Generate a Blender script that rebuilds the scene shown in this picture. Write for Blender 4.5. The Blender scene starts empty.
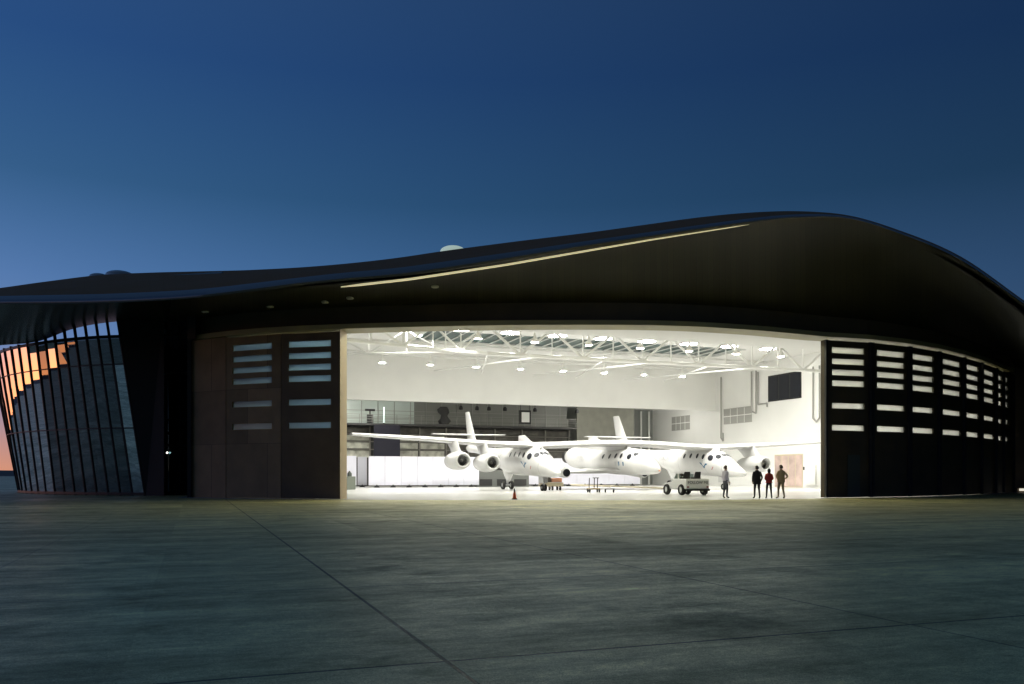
import bpy, bmesh, math, random
import numpy as np
from mathutils import Vector, Matrix
random.seed(7)
S = bpy.context.scene
COL = S.collection
H0, F0, CZ = 475.5, 853.0, 1.3          # horizon row, focal length (px), eye height
TH = math.radians(20.5); CT, ST = math.cos(TH), math.sin(TH)

def P(px, py, d): return Vector(((px-512)/F0*d, d, CZ+(H0-py)/F0*d))
def G(px, d, z=0.0): return Vector(((px-512)/F0*d, d, z))
def W(u, v, z=0.0): return Vector((u*CT-v*ST, u*ST+v*CT, z))       # hangar axes -> world
def u_on_v(px, v):
    k = (px-512)/F0; return v*(ST+k*CT)/(CT-k*ST)
def v_on_u(px, u):
    k = (px-512)/F0; return u*(CT-k*ST)/(ST+k*CT)
def curve(xs, ys):
    xs = np.array(xs, float); ys = np.array(ys, float); m = np.gradient(ys, xs)
    def f(x):
        x = min(max(x, xs[0]), xs[-1]); i = min(int(np.searchsorted(xs, x, 'right'))-1, len(xs)-2)
        h = xs[i+1]-xs[i]; t = (x-xs[i])/h
        return float((2*t**3-3*t*t+1)*ys[i]+(t**3-2*t*t+t)*h*m[i]+(-2*t**3+3*t*t)*ys[i+1]+(t**3-t*t)*h*m[i+1])
    return f

# ------------------------------------------------------------------ materials
def mat(name, color, rough=0.5, metal=0.0, spec=0.5, ior=None, var=0.0, vscale=1.0, bump=0.0, bscale=20.0, emit=None, estr=0.0, coords='Object'):
    m = bpy.data.materials.new(name); m.use_nodes = True
    nt = m.node_tree; b = nt.nodes['Principled BSDF']
    b.inputs['Base Color'].default_value = (*color, 1); b.inputs['Roughness'].default_value = rough
    b.inputs['Metallic'].default_value = metal; b.inputs['Specular IOR Level'].default_value = spec
    if ior: b.inputs['IOR'].default_value = ior
    if var or bump:
        tc = nt.nodes.new('ShaderNodeTexCoord')
    if var:
        n = nt.nodes.new('ShaderNodeTexNoise'); n.inputs['Scale'].default_value = vscale; n.inputs['Detail'].default_value = 6
        nt.links.new(tc.outputs[coords], n.inputs['Vector'])
        r = nt.nodes.new('ShaderNodeValToRGB')
        r.color_ramp.elements[0].position = .3; r.color_ramp.elements[1].position = .7
        r.color_ramp.elements[0].color = (*[c*(1-var) for c in color], 1)
        r.color_ramp.elements[1].color = (*[min(1, c*(1+var)) for c in color], 1)
        nt.links.new(n.outputs['Fac'], r.inputs['Fac']); nt.links.new(r.outputs['Color'], b.inputs['Base Color'])
    if bump:
        n2 = nt.nodes.new('ShaderNodeTexNoise'); n2.inputs['Scale'].default_value = bscale; n2.inputs['Detail'].default_value = 4
        nt.links.new(tc.outputs[coords], n2.inputs['Vector'])
        bp = nt.nodes.new('ShaderNodeBump'); bp.inputs['Strength'].default_value = bump; bp.inputs['Distance'].default_value = .02
        nt.links.new(n2.outputs['Fac'], bp.inputs['Height']); nt.links.new(bp.outputs['Normal'], b.inputs['Normal'])
    if emit:
        b.inputs['Emission Color'].default_value = (*emit, 1); b.inputs['Emission Strength'].default_value = estr
    return m

def N(m, kind, **kw):
    n = m.node_tree.nodes.new(kind)
    for k, v in kw.items():
        if k.startswith('_'): setattr(n, k[1:], v)
        else: n.inputs[int(k[1:]) if k[0] == 'i' and k[1:].isdigit() else k].default_value = v
    return n

LAMP = (1.0, .975, .89)
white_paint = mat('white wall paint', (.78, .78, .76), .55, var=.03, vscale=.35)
ceiling_white = mat('white ceiling deck', (.72, .72, .70), .6)
truss_white = mat('white steel paint', (.80, .80, .78), .4)
floor_epoxy = mat('white epoxy floor', (.68, .68, .66), .22, var=.05, vscale=.25)
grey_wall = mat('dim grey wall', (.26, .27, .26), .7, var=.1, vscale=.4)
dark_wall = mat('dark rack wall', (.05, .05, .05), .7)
lavender = mat('white partition fabric', (.70, .70, .80), .7, var=.03)
black_paint = mat('black paint', (.012, .012, .013), .6)
beige_metal = mat('beige painted steel', (.56, .44, .30), .45, var=.08, vscale=.8)
mullion_dark = mat('dark bronze mullion', (.018, .017, .017), .4, metal=.3)
dark_core = mat('black cladding', (.008, .008, .008), .7)
plane_white = mat('white gloss airframe', (.62, .62, .617), .22, spec=.55, var=.07, vscale=.6)
plane_grey = mat('grey lettering', (.42, .42, .43), .4)
glass_black = mat('dark cabin glass', (.010, .012, .018), .3, spec=.2)
rubber = mat('black rubber', (.015, .015, .015), .8)
steel = mat('bare steel', (.5, .5, .5), .3, metal=.9)
fan_dark = mat('dark fan blades', (.03, .03, .03), .35, metal=.7)
logo_blue = mat('blue emblem paint', (.02, .10, .20), .4)
seam_grey = mat('panel seam grey', (.30, .30, .30), .5)
logo_red = mat('dark red emblem paint', (.32, .06, .07), .4)
beige_paint = mat('beige cart paint', (.55, .48, .34), .5, var=.08)
orange_plastic = mat('orange cone plastic', (.62, .11, .03), .5)
orange_paint = mat('faded orange paint', (.62, .28, .16), .5)
louvre_grey = mat('grey louvre', (.34, .34, .32), .6)
pink_glass = mat('pink lit door glass', (.52, .40, .36), .3, var=.22, vscale=.9)
teal_glass = mat('skylight glass', (.012, .045, .045), .3, spec=.3)
brass_concrete = mat('tan concrete', (.16, .12, .08), .8, var=.2, vscale=.5, bump=.3)

def rust_material():
    m = mat('weathered steel plates', (.07, .05, .038), .68)
    nt = m.node_tree; b = nt.nodes['Principled BSDF']
    tc = N(m, 'ShaderNodeTexCoord'); mp = N(m, 'ShaderNodeMapping'); mp.inputs['Rotation'].default_value = (math.radians(90), 0, 0)
    nt.links.new(tc.outputs['Object'], mp.inputs['Vector'])
    br = N(m, 'ShaderNodeTexBrick', Scale=1.0); br.offset = .35
    br.inputs['Color1'].default_value = (.172, .120, .058, 1); br.inputs['Color2'].default_value = (.280, .196, .100, 1)
    br.inputs['Mortar'].default_value = (.02, .015, .012, 1); br.inputs['Mortar Size'].default_value = .008
    br.inputs['Brick Width'].default_value = 2.9; br.inputs['Row Height'].default_value = 3.1
    nt.links.new(mp.outputs[0], br.inputs['Vector'])
    n = N(m, 'ShaderNodeTexNoise', Scale=.9, Detail=8); nt.links.new(tc.outputs['Object'], n.inputs['Vector'])
    mr = N(m, 'ShaderNodeMapRange'); mr.inputs['To Min'].default_value = .55; mr.inputs['To Max'].default_value = 1.4
    nt.links.new(n.outputs['Fac'], mr.inputs['Value'])
    mx = N(m, 'ShaderNodeMix', _data_type='RGBA', _blend_type='MULTIPLY'); mx.inputs[0].default_value = 1
    nt.links.new(br.outputs['Color'], mx.inputs[6]); nt.links.new(mr.outputs[0], mx.inputs[7])
    nt.links.new(mx.outputs[2], b.inputs['Base Color'])
    return m
rust = rust_material()
leaf_dark = mat('dark brown steel door', (.050, .036, .014), .6, var=.35, vscale=.7)

def roof_material():
    m = mat('bronze standing seam roof', (.22, .115, .050), .7, spec=.03)
    nt = m.node_tree; b = nt.nodes['Principled BSDF']
    uv = N(m, 'ShaderNodeUVMap'); sp = N(m, 'ShaderNodeSeparateXYZ'); nt.links.new(uv.outputs[0], sp.inputs[0])
    mu = N(m, 'ShaderNodeMath', _operation='MULTIPLY', i1=1.4); nt.links.new(sp.outputs['X'], mu.inputs[0])
    fr = N(m, 'ShaderNodeMath', _operation='FRACT'); nt.links.new(mu.outputs[0], fr.inputs[0])
    lt = N(m, 'ShaderNodeMath', _operation='LESS_THAN', i1=.08); nt.links.new(fr.outputs[0], lt.inputs[0])
    bp = N(m, 'ShaderNodeBump', Strength=.5, Distance=.05); nt.links.new(lt.outputs[0], bp.inputs['Height'])
    nt.links.new(bp.outputs['Normal'], b.inputs['Normal'])
    n = N(m, 'ShaderNodeTexNoise', Scale=.3, Detail=6); tc = N(m, 'ShaderNodeTexCoord'); nt.links.new(tc.outputs['Object'], n.inputs['Vector'])
    mr = N(m, 'ShaderNodeMapRange'); mr.inputs['To Min'].default_value = .6; mr.inputs['To Max'].default_value = .85
    nt.links.new(n.outputs['Fac'], mr.inputs['Value']); nt.links.new(mr.outputs[0], b.inputs['Roughness'])
    return m
roof_metal = roof_material()
fascia_metal = mat('bronze fascia metal', (.16, .16, .17), .3, metal=.85)

def soffit_material(name, rough, spec):
    m = mat(name, (.05, .045, .03), rough, spec=spec)
    nt = m.node_tree; b = nt.nodes['Principled BSDF']
    uv = N(m, 'ShaderNodeUVMap'); sp = N(m, 'ShaderNodeSeparateXYZ'); nt.links.new(uv.outputs[0], sp.inputs[0])
    mu = N(m, 'ShaderNodeMath', _operation='MULTIPLY', i1=3.1); nt.links.new(sp.outputs['X'], mu.inputs[0])
    fl = N(m, 'ShaderNodeMath', _operation='FLOOR'); nt.links.new(mu.outputs[0], fl.inputs[0])
    wn = N(m, 'ShaderNodeTexWhiteNoise', _noise_dimensions='1D'); nt.links.new(fl.outputs[0], wn.inputs['W'])
    fr = N(m, 'ShaderNodeMath', _operation='FRACT'); nt.links.new(mu.outputs[0], fr.inputs[0])
    g0 = N(m, 'ShaderNodeMath', _operation='GREATER_THAN', i1=.12); nt.links.new(fr.outputs[0], g0.inputs[0])
    gt = N(m, 'ShaderNodeMath', _operation='MULTIPLY_ADD', i1=.5, i2=.5); nt.links.new(g0.outputs[0], gt.inputs[0])
    mr = N(m, 'ShaderNodeMapRange'); mr.inputs['To Min'].default_value = .8; mr.inputs['To Max'].default_value = 1.12
    nt.links.new(wn.outputs['Value'], mr.inputs['Value'])
    ml = N(m, 'ShaderNodeMath', _operation='MULTIPLY'); nt.links.new(mr.outputs[0], ml.inputs[0]); nt.links.new(gt.outputs[0], ml.inputs[1])
    mx = N(m, 'ShaderNodeMix', _data_type='RGBA', _blend_type='MULTIPLY'); mx.inputs[0].default_value = 1
    mx.inputs[6].default_value = (.026, .025, .011, 1); nt.links.new(ml.outputs[0], mx.inputs[7])
    nt.links.new(mx.outputs[2], b.inputs['Base Color'])
    bp = N(m, 'ShaderNodeBump', Strength=.3, Distance=.05); nt.links.new(gt.outputs[0], bp.inputs['Height'])
    nt.links.new(bp.outputs['Normal'], b.inputs['Normal'])
    return m
soffit_mat = soffit_material('dark slatted soffit', .45, .25); soffit_gloss = soffit_material('polished slatted soffit', .25, .45)

def facade_glass(name, tint, trans, ior=1.9, refl=(1, 1, 1)):
    m = bpy.data.materials.new(name); m.use_nodes = True; nt = m.node_tree; nt.nodes.clear()
    o = N(m, 'ShaderNodeOutputMaterial'); mix = N(m, 'ShaderNodeMixShader'); inner = N(m, 'ShaderNodeMixShader', Fac=trans)
    g = N(m, 'ShaderNodeBsdfGlossy', Roughness=.012); g.inputs['Color'].default_value = (*refl, 1)
    d = N(m, 'ShaderNodeBsdfDiffuse'); d.inputs['Color'].default_value = (*tint, 1)
    t = N(m, 'ShaderNodeBsdfTransparent'); t.inputs['Color'].default_value = (.55, .62, .66, 1)
    fz = N(m, 'ShaderNodeFresnel', IOR=ior)
    nt.links.new(d.outputs[0], inner.inputs[1]); nt.links.new(t.outputs[0], inner.inputs[2])
    nt.links.new(fz.outputs[0], mix.inputs['Fac']); nt.links.new(inner.outputs[0], mix.inputs[1]); nt.links.new(g.outputs[0], mix.inputs[2])
    nt.links.new(mix.outputs[0], o.inputs['Surface'])
    return m
hall_glass = facade_glass('coated hall glass', (.010, .013, .016), .35, 3.4)
recess_glass = facade_glass('teal lobby glass', (.008, .016, .020), .6, 2.6, (.45, .85, 1))

def slot_glass_material(name, tint):
    m = bpy.data.materials.new(name); m.use_nodes = True; nt = m.node_tree; nt.nodes.clear()
    o = N(m, 'ShaderNodeOutputMaterial'); mix = N(m, 'ShaderNodeMixShader', Fac=.05); a = N(m, 'ShaderNodeMixShader', Fac=.5)
    t = N(m, 'ShaderNodeBsdfTranslucent'); t.inputs['Color'].default_value = (*[.97*k for k in tint], 1)
    tr = N(m, 'ShaderNodeBsdfTransparent'); tr.inputs['Color'].default_value = (*tint, 1)
    g = N(m, 'ShaderNodeBsdfGlossy', Roughness=.08)
    nt.links.new(t.outputs[0], a.inputs[1]); nt.links.new(tr.outputs[0], a.inputs[2])
    nt.links.new(a.outputs[0], mix.inputs[1]); nt.links.new(g.outputs[0], mix.inputs[2]); nt.links.new(mix.outputs[0], o.inputs['Surface'])
    return m
slot_glass = slot_glass_material('frosted slot glass', (.98, .99, .97)); sky_toned_slot_glass = slot_glass_material('sky toned slot glass', (.55, .72, .88))  # left slots carry the blue sky reflection in their tint

def emitter(name, color, strength):
    return mat(name, color, .5, emit=color, estr=strength)
lens_glow = emitter('glowing lamp lens', LAMP, 1350.0)
panel_glow = emitter('glowing ceiling lamp', LAMP, 84.0)
bay_glow = emitter('added bay fill glow', LAMP, 110.0)
front_glow = emitter('added doorway fill glow', (1.0, .97, .62), 72.0)
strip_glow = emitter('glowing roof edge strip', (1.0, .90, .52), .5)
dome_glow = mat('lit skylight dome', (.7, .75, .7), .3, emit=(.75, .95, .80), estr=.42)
dome_dark = mat('unlit skylight dome', (.35, .40, .42), .15, spec=.7)
tube_glow = emitter('glowing tube lamp', (.8, 1.0, .9), 1.6)
pin_glow = emitter('glowing pin lamp', (1, .98, .9), 3.0)
downlight_pale = mat('pale downlight trim', (.45, .45, .38), .4)

def ground_material():
    m = mat('concrete apron', (.17, .17, .15), .62)
    nt = m.node_tree; b = nt.nodes['Principled BSDF']; L = nt.links.new
    tc = N(m, 'ShaderNodeTexCoord'); mp = N(m, 'ShaderNodeMapping', _vector_type='POINT')
    mp.inputs['Rotation'].default_value = (0, 0, -TH); L(tc.outputs['Object'], mp.inputs['Vector'])
    sp = N(m, 'ShaderNodeSeparateXYZ'); L(mp.outputs[0], sp.inputs[0])
    def joint(axis, off, width):
        a = N(m, 'ShaderNodeMath', _operation='SUBTRACT', i1=off); L(sp.outputs[axis], a.inputs[0])
        d = N(m, 'ShaderNodeMath', _operation='DIVIDE', i1=4.2); L(a.outputs[0], d.inputs[0])
        rd = N(m, 'ShaderNodeMath', _operation='ROUND'); L(d.outputs[0], rd.inputs[0])
        df = N(m, 'ShaderNodeMath', _operation='SUBTRACT'); L(d.outputs[0], df.inputs[0]); L(rd.outputs[0], df.inputs[1])
        ab = N(m, 'ShaderNodeMath', _operation='ABSOLUTE'); L(df.outputs[0], ab.inputs[0])
        lt = N(m, 'ShaderNodeMath', _operation='LESS_THAN', i1=width/4.2); L(ab.outputs[0], lt.inputs[0])
        wn = N(m, 'ShaderNodeTexWhiteNoise', _noise_dimensions='1D'); ad = N(m, 'ShaderNodeMath', _operation='ADD', i1=17.3)
        L(rd.outputs[0], ad.inputs[0]); L(ad.outputs[0], wn.inputs['W'])
        pw = N(m, 'ShaderNodeMapRange'); pw.inputs['From Min'].default_value = .25; pw.inputs['To Min'].default_value = .12; pw.inputs['To Max'].default_value = .75
        L(wn.outputs['Value'], pw.inputs['Value'])
        z = N(m, 'ShaderNodeMath', _operation='COMPARE', i1=0.0, i2=.1); L(rd.outputs[0], z.inputs[0])
        mx = N(m, 'ShaderNodeMath', _operation='MAXIMUM'); L(pw.outputs[0], mx.inputs[0]); L(z.outputs[0], mx.inputs[1])
        ml = N(m, 'ShaderNodeMath', _operation='MULTIPLY'); L(lt.outputs[0], ml.inputs[0]); L(mx.outputs[0], ml.inputs[1])
        return ml, rd
    j1, r1 = joint('X', 1.66, .018); j2, r2 = joint('Y', 5.75, .020)
    jj = N(m, 'ShaderNodeMath', _operation='MAXIMUM'); L(j1.outputs[0], jj.inputs[0]); L(j2.outputs[0], jj.inputs[1])
    cb = N(m, 'ShaderNodeCombineXYZ'); L(r1.outputs[0], cb.inputs[0]); L(r2.outputs[0], cb.inputs[1])
    slab = N(m, 'ShaderNodeTexWhiteNoise', _noise_dimensions='3D'); L(cb.outputs[0], slab.inputs['Vector'])
    def noise(scale, lo, hi, detail=6, rough=.6, fmin=.3, fmax=.7, sx=1, sy=1):
        mm = N(m, 'ShaderNodeMapping'); mm.inputs['Scale'].default_value = (sx, sy, 1); L(mp.outputs[0], mm.inputs['Vector'])
        n = N(m, 'ShaderNodeTexNoise', Scale=scale, Detail=detail, Roughness=rough); L(mm.outputs[0], n.inputs['Vector'])
        r = N(m, 'ShaderNodeMapRange'); r.inputs['From Min'].default_value = fmin; r.inputs['From Max'].default_value = fmax
        r.inputs['To Min'].default_value = lo; r.inputs['To Max'].default_value = hi; L(n.outputs['Fac'], r.inputs['Value']); return r, n
    n1, _ = noise(.10, .72, 1.36, 7, .62)
    n2, _ = noise(1.8, .66, 1.42, 9, .74, sx=.6)
    n3, fine = noise(24, .66, 1.38, 6, .8)
    n7, _ = noise(85, .55, 1.55, 3, .8, .34, .66)
    n8, _ = noise(7, .74, 1.28, 6, .75, sx=.5)
    n4, _ = noise(.9, .70, 1.36, 8, .72, .34, .66, sx=.06)
    n5, _ = noise(5.0, 1.0, 1.30, 4, .6, .60, .74, sx=.03)
    n6, _ = noise(.55, .60, 1.0, 6, .7, .34, .46)
    sm = N(m, 'ShaderNodeMapRange'); sm.inputs['To Min'].default_value = .82; sm.inputs['To Max'].default_value = 1.14; L(slab.outputs['Value'], sm.inputs['Value'])
    acc = n1
    for x in (n2, n3, n4, n5, n6, n7, n8, sm):
        ml = N(m, 'ShaderNodeMath', _operation='MULTIPLY'); L(acc.outputs[0], ml.inputs[0]); L(x.outputs[0], ml.inputs[1]); acc = ml
    dk = N(m, 'ShaderNodeMath', _operation='MULTIPLY_ADD', i1=-.85, i2=1.0); L(jj.outputs[0], dk.inputs[0])
    ml = N(m, 'ShaderNodeMath', _operation='MULTIPLY'); L(acc.outputs[0], ml.inputs[0]); L(dk.outputs[0], ml.inputs[1])
    mx = N(m, 'ShaderNodeMix', _data_type='RGBA', _blend_type='MULTIPLY'); mx.inputs[0].default_value = 1
    mx.inputs[6].default_value = (.470, .425, .195, 1); L(ml.outputs[0], mx.inputs[7]); L(mx.outputs[2], b.inputs['Base Color'])
    rr = N(m, 'ShaderNodeMapRange'); rr.inputs['From Min'].default_value = .4; rr.inputs['From Max'].default_value = 1.6
    rr.inputs['To Min'].default_value = .70; rr.inputs['To Max'].default_value = .43; b.inputs['Specular Tint'].default_value = (.78, .95, .44, 1); b.inputs['Specular IOR Level'].default_value = .42; L(acc.outputs[0], rr.inputs['Value']); L(rr.outputs[0], b.inputs['Roughness'])
    bp = N(m, 'ShaderNodeBump', Strength=.35, Distance=.006); L(fine.outputs['Fac'], bp.inputs['Height']); L(bp.outputs['Normal'], b.inputs['Normal'])
    return m
concrete = ground_material()
hill_mat = mat('dusky desert hills', (.06, .05, .042), .9, var=.3, vscale=.01)

# ------------------------------------------------------------------ mesh helpers
WM = {}                                   # world matrix of every object we hang parts on
class MB:
    def __init__(s): s.v = []; s.f = []; s.uv = {}; s.mi = []
    def add(s, pts, faces, mi=0):
        o = len(s.v); s.v += [Vector(p) for p in pts]
        for f in faces: s.f.append([i+o for i in f]); s.mi.append(mi)
        return s
    def box(s, c, size, rz=0.0, mi=0):
        R = Matrix.Rotation(rz, 3, 'Z'); c = Vector(c); x, y, z = [k/2 for k in size]
        pts = [c+R@Vector((a*x, b*y, d*z)) for d in (-1, 1) for b in (-1, 1) for a in (-1, 1)]
        return s.add(pts, [(0,2,3,1),(4,5,7,6),(0,1,5,4),(2,6,7,3),(0,4,6,2),(1,3,7,5)], mi)
    def hexa(s, pts, mi=0):               # 4 bottom (ccw) + 4 top
        return s.add(pts, [(3,2,1,0),(4,5,6,7),(0,1,5,4),(1,2,6,5),(2,3,7,6),(3,0,4,7)], mi)
    def slab(s, p0, p1, nrm, thick, z0, z1, mi=0):   # upright slab from p0 to p1, thickness along nrm
        a, b, n = Vector(p0), Vector(p1), Vector(nrm)*thick
        q = [a, b, b+n, a+n]
        return s.hexa([Vector((k.x, k.y, z0)) for k in q]+[Vector((k.x, k.y, z1)) for k in q], mi)
    def prism(s, poly, z0, z1, mi=0):
        n = len(poly)
        pts = [Vector((p[0], p[1], z0)) for p in poly]+[Vector((p[0], p[1], z1)) for p in poly]
        return s.add(pts, [tuple(range(n-1, -1, -1)), tuple(range(n, 2*n))]+[(i, (i+1) % n, n+(i+1) % n, n+i) for i in range(n)], mi)
    def tube(s, p0, p1, r0, r1=None, n=10, mi=0):
        r1 = r0 if r1 is None else r1; p0, p1 = Vector(p0), Vector(p1); d = (p1-p0).normalized()
        a = d.orthogonal().normalized(); b = d.cross(a); pts = []
        for p, r in ((p0, r0), (p1, r1)):
            pts += [p+(a*math.cos(2*math.pi*i/n)+b*math.sin(2*math.pi*i/n))*r for i in range(n)]
        return s.add(pts, [(i, (i+1) % n, n+(i+1) % n, n+i) for i in range(n)]+[tuple(range(n-1, -1, -1)), tuple(range(n, 2*n))], mi)
    def path(s, pts, r, n=8, mi=0):
        for a, b in zip(pts, pts[1:]): s.tube(a, b, r, n=n, mi=mi)
        return s
    def loft(s, rings, caps=True, mi=0, close=True):
        n = len(rings[0]); fs = []
        for k in range(len(rings)-1):
            for i in range(n if close else n-1):
                fs.append((k*n+i, k*n+(i+1) % n, (k+1)*n+(i+1) % n, (k+1)*n+i))
        if caps: fs += [tuple(range(n-1, -1, -1)), tuple(range((len(rings)-1)*n, len(rings)*n))]
        return s.add([p for r in rings for p in r], fs, mi)
    def lathe(s, c, prof, axis=(0, 0, 1), n=20, mi=0, caps=True):
        c = Vector(c); ax = Vector(axis).normalized(); a = ax.orthogonal().normalized(); b = ax.cross(a)
        rings = [[c+ax*h+(a*math.cos(2*math.pi*i/n)+b*math.sin(2*math.pi*i/n))*max(r, 1e-4) for i in range(n)] for r, h in prof]
        return s.loft(rings, caps, mi)
    def grid(s, rows, mi=0, uv=None):
        n = len(rows[0]); o = len(s.v); base = len(s.f)
        fs = [(k*n+i, k*n+i+1, (k+1)*n+i+1, (k+1)*n+i) for k in range(len(rows)-1) for i in range(n-1)]
        s.add([p for r in rows for p in r], fs, mi)
        if uv:
            flat = [q for r in uv for q in r]
            for j in range(base, len(s.f)): s.uv[j] = [flat[i-o] for i in s.f[j]]
        return s
    def build(s, name, mats, parent=None, smooth=False, angle=40, local=False, bevel=0.0, flip=False, recalc=True):
        me = bpy.data.meshes.new(name)
        inv = WM[parent.name].inverted() if (parent and not local) else Matrix()
        me.from_pydata([inv@p for p in s.v], [], s.f)
        if not isinstance(mats, (list, tuple)): mats = [mats]
        for m in mats: me.materials.append(m)
        for p, i in zip(me.polygons, s.mi): p.material_index = i
        if s.uv:
            uvl = me.uv_layers.new(name='UVMap')
            for p in me.polygons:
                q = s.uv.get(p.index)
                if q:
                    for li, c in zip(p.loop_indices, q): uvl.data[li].uv = c
        if recalc:
            bm = bmesh.new(); bm.from_mesh(me); bmesh.ops.recalc_face_normals(bm, faces=bm.faces)
            if flip: bmesh.ops.reverse_faces(bm, faces=bm.faces)
            bm.to_mesh(me); bm.free()
        if smooth:
            for p in me.polygons: p.use_smooth = True
            me.set_sharp_from_angle(angle=math.radians(angle))
        o = bpy.data.objects.new(name, me); COL.objects.link(o)
        if parent: o.parent = parent; WM[o.name] = WM[parent.name]
        else: WM[o.name] = Matrix()
        if bevel:
            bv = o.modifiers.new('bevel', 'BEVEL'); bv.width = bevel; bv.segments = 2; bv.limit_method = 'ANGLE'; bv.angle_limit = math.radians(35)
        return o

def tag(o, label=None, cat=None, group=None, kind=None):
    if label: o['label'] = label
    if cat: o['category'] = cat
    if group: o['group'] = group
    if kind: o['kind'] = kind
    return o
def thing(name, label, cat, loc=(0, 0, 0), rz=0.0, group=None):
    o = bpy.data.objects.new(name, None); COL.objects.link(o); o.location = loc; o.rotation_euler = (0, 0, rz); o.empty_display_size = .3
    WM[o.name] = Matrix.Translation(Vector(loc))@Matrix.Rotation(rz, 4, 'Z'); return tag(o, label, cat, group)
def kids(o): return [c for c in bpy.data.objects if c.parent == o]
def dup(o, parent=None):
    c = o.copy(); COL.objects.link(c)
    if parent: c.parent = parent
    for ch in kids(o): dup(ch, c)
    return c
def text_mesh(name, body, size, m, parent, loc, rot, extrude=.004):
    cu = bpy.data.curves.new(name, 'FONT'); cu.body = body; cu.size = size; cu.extrude = extrude; cu.align_x = 'CENTER'; cu.align_y = 'CENTER'
    t = bpy.data.objects.new(name+'_tmp', cu); COL.objects.link(t); bpy.context.view_layer.update()
    me = bpy.data.meshes.new_from_object(t.evaluated_get(bpy.context.evaluated_depsgraph_get())); bpy.data.objects.remove(t)
    me.materials.clear(); me.materials.append(m)
    o = bpy.data.objects.new(name, me); COL.objects.link(o); o.parent = parent; o.location = loc; o.rotation_euler = rot
    return o

# ------------------------------------------------------------------ setting
g = MB().add([(-4000, -4000, 0), (4000, -4000, 0), (4000, 4000, 0), (-4000, 4000, 0)], [(0, 1, 2, 3)]).build('ground', concrete)
tag(g, 'dark concrete apron with slab joints stretching to the horizon', kind='structure')
rows = [[], [], [], []]
for i in range(181):
    a = 2*math.pi*i/180; r = 1900
    hgt = 5+5*math.sin(a*3+1)+4*math.sin(a*7+.5)+2.5*math.sin(a*17)+1.3*math.sin(a*41+2)
    az = math.degrees(math.atan2(math.sin(a)*1.0, math.cos(a)))
    d = Vector((math.cos(a), math.sin(a), 0))
    for k, (rr, hh) in enumerate(((r-250, -1), (r-80, max(hgt, 1.5)*.7), (r, max(hgt, 1.5)+2), (r+250, -1))): rows[k].append(d*rr+Vector((0, 0, hh)))
tag(MB().grid(rows).build('hills', hill_mat, smooth=True, angle=60), 'low dark desert hills along the horizon', kind='structure')

# ------------------------------------------------------------------ hangar building
UR, VB, VE, ZC, ZU = 62.0, 92.2, 108.0, 14.4, 9.5       # right wall, back wall, deep wall, ceiling, underside of back wall
HB = thing('hangar_building', 'long dark hangar with a swooping roof, lit open doorway and leaning glass hall', 'building', W(30, 49), TH)
fpx = [190, 230, 290, 346, 430, 560, 700, 760, 824]; fd = [50.5, 48.8, 47.3, 46.6, 45.9, 45.4, 46.0, 47.2, 49.2]
fcv = curve(fpx, fd)
RIGHT = [(18.0, 49.2), (21.1, 50.2), (24.1, 51.8), (26.9, 53.8), (29.9, 56.5), (32.5, 59.1), (35.2, 62.1), (37.0, 64.3), (38.6, 65.7)]
def F(px, z=0.0): return G(px, fcv(px), z)
fac = [F(p) for p in range(190, 825, 8)]+[Vector((x, y, 0)) for x, y in RIGHT[1:]]
def normals(poly):                                    # inward normals of the facade curve (pointing away from camera)
    out = []
    for i, p in enumerate(poly):
        t = (poly[min(i+1, len(poly)-1)]-poly[max(i-1, 0)]).normalized(); out.append(Vector((-t.y, t.x, 0)))
    return out
def strip(poly, off0, off1, z0, z1, name, m, **kw):   # solid band following the facade
    nn = normals(poly)
    rings = [[p+n*off0+Vector((0, 0, z0)), p+n*off1+Vector((0, 0, z0)), p+n*off1+Vector((0, 0, z1)), p+n*off0+Vector((0, 0, z1))] for p, n in zip(poly, nn)]
    return MB().loft(rings).build(name, m, HB, **kw)
iJ = [i for i, p in enumerate(range(190, 825, 8)) if p >= 340][0]
strip(fac, -.10, 1.45, 9.30, 9.56, 'door_header', mat('olive painted header', (.30, .275, .14), .5, var=.1, vscale=.6))
strip(fac, .25, .55, 9.565, 10.6, 'upper_wall', mat('dark weathered band', (.075, .056, .028), .65, var=.2, vscale=.5))

# interior shell
fn_ = normals(fac); nf = len(fac); frow = [p-n*.9 for p, n in zip(fac, fn_)]; fl_rows = [[Vector((p.x, p.y, .006)) for p in frow]]
for v in (54, 62, 72, 84, 96, VE): fl_rows.append([W(.3+(UR-.3)*i/(nf-1), v, .006) if v > 54 else (frow[i]+W(.3+(UR-.3)*i/(nf-1), 62))/2+Vector((0, 0, .006)) for i in range(nf)])
tag(MB().grid(fl_rows).build('floor', floor_epoxy), 'glossy white hangar floor', kind='structure')
def hslab(name, u0, v0, u1, v1, z0, z1, m, t=.3, side=1, parent=None):
    a, b = W(u0, v0), W(u1, v1); d = (b-a).normalized(); n = Vector((-d.y, d.x, 0))*side
    return MB().slab(a, b, n, t, z0, z1).build(name, m, parent or HB)
hslab('back_wall', -.4, VB, UR-.01, VB, ZU, ZC+.1, white_paint, .4)
for nm, uu, va, sd in (('side_wall', UR, 47.5, -1), ('side_wall', .3, 57.5, 1)):
    t0 = W(uu, 0); nrm_ = W(.3*-sd, 0); poly = [(va, -.05), (VE+.3, -.05), (VE+.3, ZC+.1), (66, ZC+.1), (58, 11.9), (va, 10.4)]
    MB().loft([[W(uu, v, z) for v, z in poly], [W(uu, v, z)+nrm_ for v, z in poly]]).build(nm, white_paint, HB)
hslab('end_wall', -.4, VE, UR, VE, 0, ZU+1.5, grey_wall, .3)
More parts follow.
